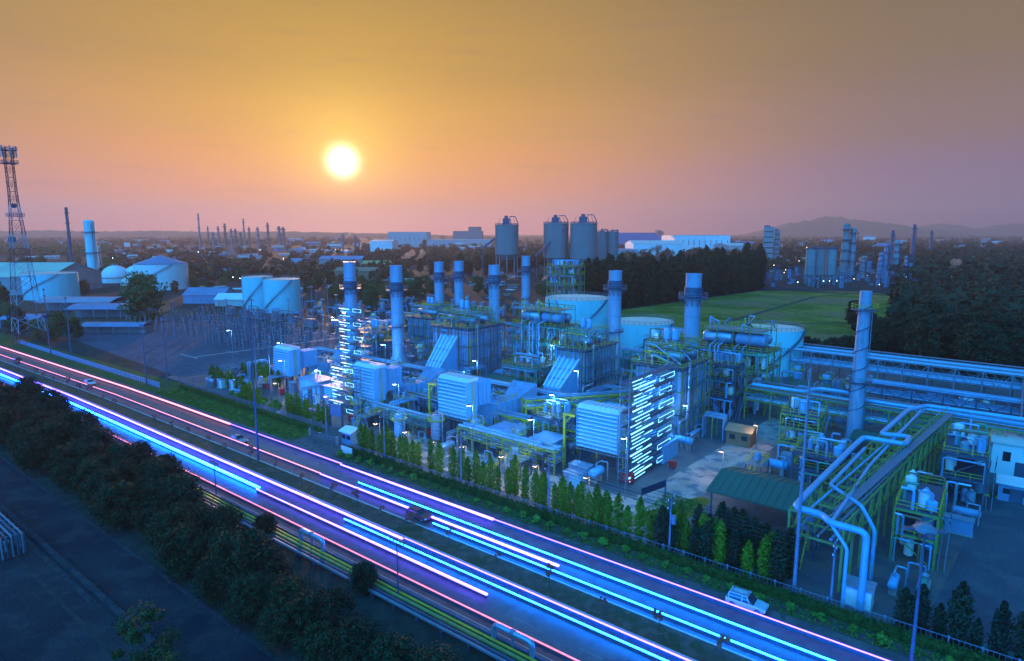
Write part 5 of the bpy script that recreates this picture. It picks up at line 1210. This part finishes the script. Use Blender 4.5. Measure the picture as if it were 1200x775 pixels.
number(row, 'slim steel pole at the substation, # counting from the mast side')

# ------------------------------------------------------------------ lamps that are lit
def lamp(label, u, v, h, power, col=(.16, .50, 1.0), head=E_lamp, z=0):
    t = thing('floodlight_pole', label, 'lamp', u, v, z); part(t, 'post', galv, MB().tube((0, 0, 0), (0, 0, h), .1, .07, 8)); part(t, 'lamp_arm', galv, MB().beam((0, 0, h), (0, -1.0, h + .2), .09)); part(t, 'lamp_head', dsteel, MB().box(-.35, .35, -1.5, -.8, h + .2, h + .36)); part(t, 'lamp_glass', head, MB().box(-.28, .28, -1.44, -.86, h + .12, h + .195))
    l = bpy.data.lights.new('bulb', 'POINT'); l.energy = power * LAMP_SCALE; l.color = col; l.shadow_soft_size = .35; lo = bpy.data.objects.new('bulb', l); C.objects.link(lo); lo.parent = t; lo.location = (0, -1.15, h - .15)
    return t
row = [lamp('', u, v, h, 3000) for u, v, h in LP] + [lamp('', u, v, 5.2, 420, (1.0, .80, .42), E_warm) for u, v in LW]
number(row, 'lit lamp pole in the plant, # from the mast side')

# ------------------------------------------------------------------ beyond the plant
def zof(u, v, ty):
    X = W(u, v); b = (ty - 387.5) / F; return CAMH - X.y * (b * math.cos(PT) + math.sin(PT)) / (math.cos(PT) - b * math.sin(PT))
def mpp(u, v): X = W(u, v); return (X.y * math.cos(PT) + CAMH * math.sin(PT)) / F
def face(u, v):                                    # turn so that local -y looks back along the line to the survey point
    X = W(u, v); return math.atan2(X.y, X.x) - math.pi / 2 - A0
def silo(label, px, py, w, bt, tt, ht, m=silo_c):
    u, v = ground(px, py); k = mpp(u, v); r = w * k / 2; z0, z1, z2 = zof(u, v, bt), zof(u, v, tt), zof(u, v, ht)
    t = thing('silo', label, 'silo', u, v, 0, face(u, v), 'concrete silos beyond the tanks')
    part(t, 'shell', m, MB().lathe([(r * .5, z0 - r * .5), (r, z0), (r, z1), (r * 1.03, z1), (r * 1.03, z1 + .8), (.1, z1 + 1.6)], n=36), True)
    bd = MB()
    for q in range(1, 6): zz = z0 + (z1 - z0) * q / 6; bd.lathe([(r * 1.001, zz), (r * 1.012, zz), (r * 1.012, zz + .4), (r * 1.001, zz + .4)], n=36)
    part(t, 'joint_band', m, bd)
    for q in range(8): a = q * .785; part(t, 'leg', m, MB().beam((math.cos(a) * r * .9, math.sin(a) * r * .9, 0), (math.cos(a) * r * .9, math.sin(a) * r * .9, z0), .9))
    hb = MB().box(-r * .35, r * .25, -r * .3, r * .3, z1 + 1.4, z2 - 2.5).box(-r * .2, r * .1, -r * .2, r * .2, z2 - 2.5, z2)
    part(t, 'headhouse', dsteel, hb); fr = MB()
    for q in range(6): a = q * 1.05; fr.beam((math.cos(a) * r * .75, math.sin(a) * r * .75, z1 + 1), (math.cos(a) * r * .55, math.sin(a) * r * .55, z1 + (z2 - z1) * .75), .35)
    fr.path([(r * .2, 0, z2 - 1), (r * .7, 0, z2 - .6), (r * .95, 0, z1 + 3), (r * .8, 0, z1)], .5, 6)
    part(t, 'filter_duct', dsteel, fr); part(t, 'railing', dsteel, MB().rail([(math.cos(a) * r, math.sin(a) * r, z1 + .8) for a in np.linspace(0, 6.283, 17)], 1.5, .25, 4))
    return t
silo('single concrete silo standing apart on tall legs', 594, 327, 27, 298, 265, 253)
silo('broad silo on the left of the joined silo pair with conveyor', 651, 325, 29, 302, 263, 252)
silo('broad silo on the right of the joined silo pair', 683, 326, 31, 303, 263, 251)
silo('slim brownish silo just beyond the joined pair', 705, 322, 13, 305, 273, 268)
silo('slim brownish silo at the end of the silo group', 717, 322, 13, 306, 273, 269)
for lb, a, b in (('inclined conveyor gallery rising to the single silo', (574, 322, 292), (607, 322, 266)), ('inclined conveyor gallery rising to the joined silos', (636, 322, 300), (670, 322, 268))):
    ua, va = ground(a[0], a[1] + 3); ub, vb = ground(b[0], b[1] + 3); za, zb = zof(ua, va, a[2]), zof(ub, vb, b[2]); t = thing('conveyor', lb, 'conveyor', ua, va); part(t, 'gallery', dsteel, MB().beam((0, -13, za), (ub - ua, vb - va - 13, zb), 2.0)); part(t, 'trestle', dsteel, MB().beam((2, -13, 0), (2, -13, za), .8).beam(((ub - ua) * .5, (vb - va) * .5 - 13, 0), ((ub - ua) * .5, (vb - va) * .5 - 13, (za + zb) / 2), .8))

def column(label, px, py, ty, wpx, m=steel, taper=.75, rings=3, name='distillation_column', group='distant columns of the refinery'):
    u, v = ground(px, py); h = zof(u, v, ty); k = mpp(u, v); r = wpx * k / 2
    t = thing(name, label, 'column', u, v, 0, 0, group); part(t, 'shell', m, MB().lathe([(r * 1.2, 0), (r, h * .1), (r, h * .6), (r * taper, h * .63), (r * taper, h - r * .3), (r * taper * .6, h)], n=16), True)
    pf = MB()
    for q in range(rings): pf.lathe([(r * 1.05, h * (q + 1.4) / (rings + 1)), (r * 1.5, h * (q + 1.4) / (rings + 1)), (r * 1.5, h * (q + 1.4) / (rings + 1) + k * .8), (r * 1.05, h * (q + 1.4) / (rings + 1) + k * .8)], n=12)
    part(t, 'platform', dsteel, pf); part(t, 'side_pipe', dsteel, MB().path([(r * 1.3, 0, 0), (r * 1.3, 0, h * .9), (0, 0, h * .98)], k * .35, 6)); return t
cols = [(235, 292, 250, 2.2), (245, 291, 265, 1.8), (257, 291, 265, 2.5), (265, 292, 262, 3.2), (272, 292, 268, 3), (277, 292, 268, 3), (287, 291, 256, 2), (293, 291, 266, 2.4), (303, 291, 266, 3), (315, 291, 261, 3), (328, 290, 265, 4), (333, 290, 266, 4), (251, 293, 272, 3), (283, 293, 272, 3), (402, 295, 274, 2.4), (417, 297, 276, 2.6), (421, 296, 280, 2)]
for i, (px, py, ty, w) in enumerate(cols): column('slender refinery column on the horizon below the sun, %s from the mast side' % ordw(i + 1), px, py, ty, w, rust if i % 2 else wall_d)
t = column('slim dark lattice stack between the mast and the blue tower', 86, 325, 243, 4.0, dsteel, .8, 6, 'slim_chimney', 'towers beyond the sheds')
t = column('tall bright blue tower beyond the sheds', 111, 330, 258, 11.5, tank_p, .97, 2, 'process_tower', 'towers beyond the sheds')
t = column('lower pale tower joined to the tall blue one', 119, 329, 288, 4, white_p, .9, 2, 'process_tower', 'towers beyond the sheds')
# right-hand refinery
cr = [(988, 322, 262, 9, wall_d, 'broad tapering refinery tower, tallest beyond the grass field'), (996, 322, 267, 8, wall_d, 'refinery tower joined to the tallest one'), (1036, 322, 285, 5, steel, 'blue column beside the smoking refinery'), (1042, 320, 270, 4, dsteel, 'dark column with platforms right of the refinery'), (1048, 322, 282, 7, wall_d, 'stout column right of the dark one'), (1068, 305, 263, 4, dsteel, 'lone dark tower far beyond the forest'), (1089, 300, 270, 2.5, dsteel, 'thin tower far beyond the forest'), (1030, 326, 296, 5, steel, 'short column low in the refinery'), (1010, 326, 300, 5, wall_d, 'short thick column at the refinery foot'), (1060, 326, 300, 4, steel, 'short blue column at the edge of the refinery')]
for px, py, ty, w, m, lb in cr: column(lb, px, py, ty, w, m, .8, 4, 'refinery_column', 'columns beyond the grass field')
for i, (px, w) in enumerate(((948, 11), (959, 12), (972, 11))): silo('dark round silo beyond the grass field, %s of three' % ordw(i + 1), px, 333, w, 322, 294, 289, wall_d)
for i, (px, py, ty, w, lb) in enumerate(((899, 307, 266, 11, 'broad grey block tower beyond the casuarinas'), (909, 307, 270, 6, 'narrow grey block tower joined to the broad one'), (858, 296, 282, 6, 'small grey tower beyond the white factory'), (873, 300, 286, 5, 'small tower left of the grey block tower'))):
    u, v = ground(px, py); k = mpp(u, v); h = zof(u, v, ty); t = thing('block_tower', lb, 'building', u, v, 0, face(u, v)); part(t, 'wall', wall_d, MB().box(-w * k / 2, w * k / 2, 0, w * k * .7, 0, h)); part(t, 'roof', dsteel, MB().box(-w * k / 2, w * k * .1, 0, w * k * .5, h + .01, h + k * 1.6))
    b = MB()
    for q in range(6): b.box(-w * k / 2 + .5, w * k / 2 - .5, -.4, -.05, h * (q + .5) / 6.5, h * (q + .5) / 6.5 + 1.6)
    part(t, 'window_band', glass, b)
rdm = random.Random(11); row = []
for i in range(96):
    px = rdm.uniform(940, 1085) if i < 74 else rdm.uniform(890, 950); py = rdm.uniform(318, 338); u, v = ground(px, py); k = mpp(u, v); h = (rdm.uniform(3, 17) if px < 975 or rdm.random() < .6 else rdm.uniform(14, 30)) * k; w = rdm.uniform(2.5, 7) * k
    t = thing('refinery_frame', '', 'steel structure', u, v, 0, face(u, v), 'steel frames of the far refinery'); b = MB(); 
    for x in (-w / 2, 0, w / 2):
        for y in (0, w * .6): b.beam((x, y, 0), (x, y, h), k * .35)
    q = 0
    while q < h: q += k * 2.6; b.beam((-w / 2, 0, min(q, h)), (w / 2, 0, min(q, h)), k * .4)
    part(t, 'frame', dsteel, b); part(t, 'equipment', rdm.choice((steel, wall_d, galv)), MB().box(-w * .35, w * .3, .1, w * .5, 0, h * rdm.uniform(.3, .8))); row.append(t)
number(row, 'steel frame with equipment in the far refinery, # from the silos')
row = []
for i in range(42):
    r_ = rdm.random(); px, py = (rdm.uniform(890, 1075), rdm.uniform(300, 340)) if r_ < .55 else ((rdm.uniform(130, 470), rdm.uniform(300, 345)) if r_ < .85 else (rdm.uniform(740, 880), rdm.uniform(285, 300)))
    u, v = ground(px, py); k = mpp(u, v); h = rdm.uniform(2, 12) * k; t = thing('site_lamp', '', 'lamp', u, v, 0, 0, 'small lit lamps far away'); part(t, 'post', dsteel, MB().beam((0, 0, 0), (0, 0, h), .3)); part(t, 'lamp_glass', E_warm if rdm.random() < .5 else E_lamp, MB().tube((0, 0, h), (0, 0, h + k * .45), k * .28, n=6)); row.append(t)
number(row, 'small lit lamp on a post far beyond the plant, # from the mast side')

def wide_building(name, label, px0, px1, py, ty, dep, wm, rm, rh=0, windows=0, group=None):
    u0, v0 = ground(px0, py); u1, v1 = ground(px1, py); a, b = W(u0, v0), W(u1, v1); L = (b - a).length; rot = math.atan2(b.y - a.y, b.x - a.x) - A0; h = zof(u0, v0, ty)
    return gable(name, label, 'building', u0, v0, L, dep, h, rh, wm, rm, rot, windows=windows, eave=.6, group=group)
wide_building('storage_hall', 'big hall with a pale greenish roof at the edge beyond the mast', -60, 58, 346, 325, 60, wall_d, mat('hall_roof', (.42, .52, .40), .5, 0, .15, .05), 9)
wide_building('factory', 'long white factory hall beyond the casuarinas with chimneys on top', 790, 855, 297, 276, 120, white_p, roof_w, 0, 10)
wide_building('factory', 'lower white wing joined behind the steam plume', 742, 800, 300, 286, 90, white_p, roof_w, 6)
wide_building('factory', 'lower white wing at the far end of the white factory', 853, 880, 299, 288, 90, wall_m, roof_w, 4)
wide_building('factory', 'long dark blue hall beyond the silos', 722, 775, 290, 273, 150, mat('blue_wall', (.05, .16, .34), .6, 0, .1, .05), roof_b, 0)
wide_building('factory', 'teal fronted hall between silos and white factory', 722, 748, 303, 293, 90, mat('teal_wall', (.08, .30, .34), .6, 0, .1, .05), roof_b, 0)
wide_building('factory', 'stepped hazy blue-grey hall beyond the stacks, upper part', 549, 563, 287, 266, 80, wall_d, wall_d, 0)
wide_building('factory', 'wide hazy blue-grey hall left of the single silo', 531, 565, 288, 271, 90, wall_d, wall_d, 0)
wide_building('factory', 'long low hall stretching in front of the hazy stepped hall', 495, 575, 290, 281, 90, wall_m, roof_w, 0)
wide_building('factory', 'pale terraced factory below the glow of the sun', 455, 500, 290, 272, 100, wall_m, roof_w, 0, 8)
wide_building('factory', 'white hall beside the smoking stacks', 434, 460, 296, 283, 70, white_p, roof_w, 3)
wide_building('warehouse', 'blue roofed long shed behind the first stack', 374, 424, 311, 304, 30, wall_d, roof_b, 4)
wide_building('warehouse', 'ochre roofed long shed behind the stack with flared foot', 424, 458, 314, 309, 30, roof_r, mat('ochre_roof', (.45, .34, .12), .6, 0, .2, .05), 3)
wide_building('warehouse', 'brown walled shed beneath the ochre roofed one', 392, 440, 328, 318, 28, roof_r, roof_r, 3)
wide_building('warehouse', 'small blue roofed house in front of the blue roofed shed', 338, 362, 314, 307, 18, wall_m, roof_b, 4)
wide_building('warehouse', 'pale blue roofed shed between substation and white buildings', 215, 262, 356, 346, 18, steel, roof_b, 4)
wide_building('warehouse', 'white roofed shed next to the pair of blue tanks', 252, 286, 359, 351, 14, wall_m, white_p, 3)
wide_building('warehouse', 'brown house on the horizon side of the white buildings', 98, 128, 326, 315, 30, roof_r, roof_r, 4)
# curved-roof sheds between the mast and the substation
def barrel(label, px0, px1, py, ty, dep, rm):
    u0, v0 = ground(px0, py); u1, v1 = ground(px1, py); a, b = W(u0, v0), W(u1, v1); L = (b - a).length; rot = math.atan2(b.y - a.y, b.x - a.x) - A0; h = zof(u0, v0, ty)
    t = thing('barrel_roof_shed', label, 'shed', u0, v0, 0, rot); n = 12; vs = []; e = h * .30
    for x in (-.8, L + .8):
        for k in range(n + 1): s_ = k / n; vs.append((x, dep * s_, h * .78 + math.sin(math.pi * s_) * e))
        for k in range(n + 1): s_ = k / n; vs.append((x, dep * s_, h * .78 + .25 + math.sin(math.pi * s_) * e))
    m_ = n + 1; fs = []
    for k in range(n): fs += [(k, 2 * m_ + k, 2 * m_ + k + 1, k + 1), (m_ + k, m_ + k + 1, 3 * m_ + k + 1, 3 * m_ + k), (k, k + 1, m_ + k + 1, m_ + k), (2 * m_ + k, 3 * m_ + k, 3 * m_ + k + 1, 2 * m_ + k + 1)]
    fs += [(0, m_, 3 * m_, 2 * m_), (n, 2 * m_ + n, 3 * m_ + n, m_ + n)]
    part(t, 'roof', rm, MB().add(vs, fs)); part(t, 'wall', wall_d, MB().box(0, L, dep * .35, dep, 0, h * .76))
    for k in range(int(L / 7) + 1): part(t, 'post', galv, MB().beam((k * 7 + .3, .3, 0), (k * 7 + .3, .3, h * .8), .35))
barrel('blue-grey barrel roofed shed in front of the big blue tank', 42, 128, 366, 352, 22, mat('shed_roof', (.20, .27, .36), .45, 0, .2, .1))
barrel('long barrel roofed shed with bright panels beside the big lone tree', 78, 158, 374, 360, 20, roof_b)
barrel('white panelled barrel roof strip behind the long shed', 100, 150, 362, 352, 10, white_p)
barrel('low blue shed nearest the substation posts', 95, 165, 392, 381, 10, roof_b)
barrel('small blue shed at the foot of the mast', 0, 42, 385, 372, 14, roof_b)
# white domes and the tank with a conical roof
def dome(label, px, py, w, ty, m=white_p):
    u, v = ground(px, py); k = mpp(u, v); r = w * k / 2; h = zof(u, v, ty); t = thing('storage_dome', label, 'dome', u, v); part(t, 'shell', m, MB().lathe([(r, 0), (r, h * .3)] + [(r * math.cos(a), h * .3 + h * .7 * math.sin(a)) for a in np.linspace(.15, 1.5, 8)] + [(.05, h)], n=30), True); part(t, 'lantern', dsteel, MB().lathe([(r * .08, h * .98), (r * .08, h * 1.06), (.1, h * 1.08)], n=10)); part(t, 'ring_beam', galv, MB().lathe([(r * 1.01, h * .28), (r * 1.03, h * .28), (r * 1.03, h * .32), (r * 1.01, h * .32)], n=30))
dome('white dome nearest the tall blue tower', 136, 331, 30, 311)
dome('glowing white dome next to the conical roofed tank', 161, 330, 28, 311)
dome('lower pale drum shaped store in front of the white domes', 161, 334, 34, 323, roof_w)
tank('white tank with a dark conical roof beyond the big lone tree', 191, 341, 19, 20, white_p, roof_b, .18)

# houses and halls scattered over the plain
rdm = random.Random(23); row = []
wm_l = [wall_m, wall_d, white_p, wall_m, steel]; rm_l = [roof_w, roof_b, roof_r, roof_b, roof_w, roof_g]
zone = [(-20, 470, 283, 292, 60), (130, 470, 290, 308, 62), (0, 300, 300, 322, 20), (455, 640, 284, 294, 24), (740, 1200, 280, 292, 52), (890, 960, 296, 312, 12), (1040, 1200, 292, 312, 22), (200, 420, 312, 345, 30), (420, 600, 322, 352, 22), (1120, 1200, 325, 400, 5)]
for x0, x1, y0, y1, n in zone:
    for i in range(n):
        px, py = rdm.uniform(x0, x1), rdm.uniform(y0, y1); u, v = ground(px, py); k = mpp(u, v); w = rdm.uniform(4, 17) * k if py < 300 else rdm.uniform(5, 16) * k; h = min(24, rdm.uniform(1.3, 4.0) * k)
        row.append(gable('plain_building', '', 'building', u, v, w, w * rdm.uniform(.4, .8), h, h * rdm.choice((0, .25, .3)), rdm.choice(wm_l), rdm.choice(rm_l), face(u, v) + rdm.uniform(-.5, .5), eave=.8, windows=rdm.choice((0, 3, 5)), group='buildings scattered over the plain'))
number(row, 'building on the hazy plain, # from the mast side')

# trees beyond
row = []; rdm = random.Random(31)
def place(kind, px, py, sc, grp, jit=0):
    u, v = ground(px, py); return plant(kind, u + rdm.uniform(-jit, jit), v + rdm.uniform(-jit, jit), sc, '', grp)
for rank in range(3):
    for i in range(30):
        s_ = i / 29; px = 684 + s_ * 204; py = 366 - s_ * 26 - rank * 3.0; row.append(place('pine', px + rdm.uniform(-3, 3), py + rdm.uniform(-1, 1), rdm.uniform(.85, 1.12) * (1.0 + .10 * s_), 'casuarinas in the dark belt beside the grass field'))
number(row, 'tall dark casuarina in the belt beside the grass field, # in the belt')
row = []
for i in range(120):
    px = 1014 + 210 * rdm.random(); q = rdm.random(); y0 = 399 - (px - 1014) * .03; y1 = 414 + (px - 1014) * .11
    row.append(place('fardark', px, y0 + (y1 - y0) * q, rdm.uniform(.34, .60), 'trees of the dark wood beyond the racks'))
for px, py in ((998, 386), (1004, 392), (1000, 380), (1010, 388)): row.append(place('fardark', px, py, .55, 'trees of the dark wood beyond the racks'))
for i in range(36): row.append(place('fardark', rdm.uniform(1075, 1215), rdm.uniform(398, 446), rdm.uniform(.45, .8), 'trees of the dark wood beyond the racks'))
number(row, 'dark tree in the wood beyond the racks, # from the field')
row = []
for i in range(26): row.append(place('bush', 930 + i * 3.2 + rdm.uniform(-1, 1), 411 + rdm.uniform(-2, 3), rdm.uniform(.6, 1.1), 'bushes between the field and the far rack'))
number(row, 'dark bush between the field and the farthest rack, # in line')
row = []
spots = [(400, 352, .9), (428, 356, 1.0), (442, 350, .9), (455, 358, 1.0), (470, 352, 1.1), (482, 348, .9), (492, 354, 1.0), (505, 345, .8), (436, 364, .9), (390, 350, .7), (372, 340, .8), (385, 336, .9), (360, 345, .6), (500, 336, .7), (6, 372, 1.0), (-4, 366, 1.1), (12, 380, .8), (262, 338, .6), (75, 345, .7), (100, 347, .7), (60, 400, .7), (70, 392, .8), (88, 400, .6), (205, 345, .6), (560, 345, .8), (575, 350, .8), (632, 345, .7), (640, 350, .7), (45, 398, .7), (20, 398, .8)]
for px, py, s_ in spots: row.append(place(rdm.choice(('far', 'olive', 'far')), px, py, s_, 'trees between the tanks and the stacks'))
for i in range(40): row.append(place(rdm.choice(('far', 'olive')), rdm.uniform(0, 140), rdm.uniform(308, 330), rdm.uniform(.8, 1.1), 'trees between the tanks and the stacks'))
for i in range(36): row.append(place('fardark', rdm.uniform(490, 650), rdm.uniform(312, 330), rdm.uniform(.6, .9), 'trees between the tanks and the stacks'))
for i in range(44): row.append(place(rdm.choice(('far', 'olive', 'far')), rdm.uniform(200, 640), rdm.uniform(322, 352), rdm.uniform(.45, .8), 'trees between the tanks and the stacks'))
number(row, 'broadleaf tree beyond the substation and stacks, # from the mast side')
place('olive', 170, 380, 1.75, None)['label'] = 'big lone olive green tree beside the barrel roofed sheds'
# far woods that read as one mass
def wood(name, x0, x1, y0, y1, n, hmin, hmax, m):
    P_, Rr = [], []
    for i in range(n):
        px, py = rdm.uniform(x0, x1), y0 + (y1 - y0) * rdm.random(); u, v = ground(px, py); X = W(u, v); h = rdm.uniform(hmin, hmax)
        for q in range(3): P_.append((X.x + rdm.uniform(-h, h) * .5, X.y + rdm.uniform(-h, h) * .5, h * rdm.uniform(.25, .6))); Rr.append(h * rdm.uniform(.3, .5))
    o = link(name, leaves(np.array(P_), np.array(Rr), n * 60, 3.0, shell=.75, m=m, name=name, flat=.9)); o['kind'] = 'stuff'
wood('distant_woods', -40, 420, 277.5, 288, 900, 10, 22, L_dark)
wood('distant_woods', -40, 130, 286, 300, 260, 10, 18, L_tree)
wood('distant_woods', 420, 760, 278, 312, 700, 8, 17, L_dark)
wood('distant_woods', 720, 1240, 277, 302, 1100, 9, 18, L_dark)
wood('distant_woods', 130, 480, 290, 330, 360, 7, 13, L_dark)
wood('distant_woods', 1050, 1240, 300, 335, 260, 10, 18, L_dark)
wood('distant_woods', 1050, 1240, 335, 392, 260, 6, 10, L_dark)
wood('undergrowth', 890, 1060, 296, 318, 160, 6, 10, L_dark)

# steam plumes
def plume(label, px, py, ty, w, h, lean, m):
    u, v = ground(px, py); z0 = zof(u, v, ty); k = mpp(u, v); o = None; mb = MB(); rd = random.Random(px); n = 16
    import bmesh
    bm = bmesh.new()
    for i in range(n):
        s_ = i / (n - 1); r = w * k * (.12 + .26 * s_) * rd.uniform(.6, 1.2) * .55
        q = bmesh.ops.create_icosphere(bm, subdivisions=2, radius=r, matrix=Matrix.Translation((lean * k * s_ * w + rd.uniform(-.9, .9) * r, rd.uniform(-.9, .9) * r, h * k * s_ + rd.uniform(0, 1) * r)))
        for vx in q['verts']: vx.co += Vector((rd.uniform(-.14, .14), rd.uniform(-.14, .14), rd.uniform(-.14, .14))) * r
    me = bpy.data.meshes.new('steam_plume'); bm.to_mesh(me); bm.free(); me.materials.append(m); o = link('steam_plume', me); o.location = W(u, v, z0); o['label'] = label; o['category'] = 'steam'
def smoke(name, col, dens):
    m = bpy.data.materials.new(name); m.use_nodes = True; t = m.node_tree; t.nodes.remove(t.nodes['Principled BSDF']); pv = t.nodes.new('ShaderNodeVolumePrincipled'); pv.inputs['Color'].default_value = col + (1,); pv.inputs['Density'].default_value = dens; pv.inputs['Anisotropy'].default_value = .4
    t.links.new(pv.outputs[0], t.nodes['Material Output'].inputs['Volume']); return m
sm1 = smoke('steam', (.98, .93, .92), .35); sm2 = smoke('thin_steam', (.95, .85, .78), .14)
for a in (('white steam plume drifting in front of the white factory', 757, 300, 294, 15, 3, .9, sm1), ('second steam puff above the first near the white factory', 778, 296, 276, 14, 3, -.6, sm1), ('steam cloud above the refinery beyond the field', 1002, 320, 312, 14, 8, .7, sm1), ('pale smoke cloud at the edge of the dark wood', 1112, 330, 318, 18, 10, .3, sm2), ('thin sunlit smoke row behind the stack with flared foot', 468, 310, 306, 18, 8, .8, sm2), ('second sunlit smoke wisp behind the flared stack', 486, 310, 306, 16, 9, .7, sm2), ('small vent steam between the large boiler and the silo', 595, 345, 328, 8, 3, 1.0, sm1), ('small vent steam beside the frame left of the tall tank', 633, 350, 330, 9, 4, .9, sm1), ('wisp of smoke beside the first stack', 421, 300, 298, 5, 10, .6, sm1), ('smoke above the hall near the far columns', 405, 298, 280, 8, 5, .8, sm2)): plume(*a)

# evening haze: one box of air round everything
hz = MB().box(-9050, 9050, -650, 9050, -1, 420); me = hz.mesh('haze', smoke('haze_air', (.76, .66, .66), .00015)); me.materials[0].node_tree.nodes['Principled Volume'].inputs['Anisotropy'].default_value = .4
ho = link('haze', me); ho['kind'] = 'stuff'
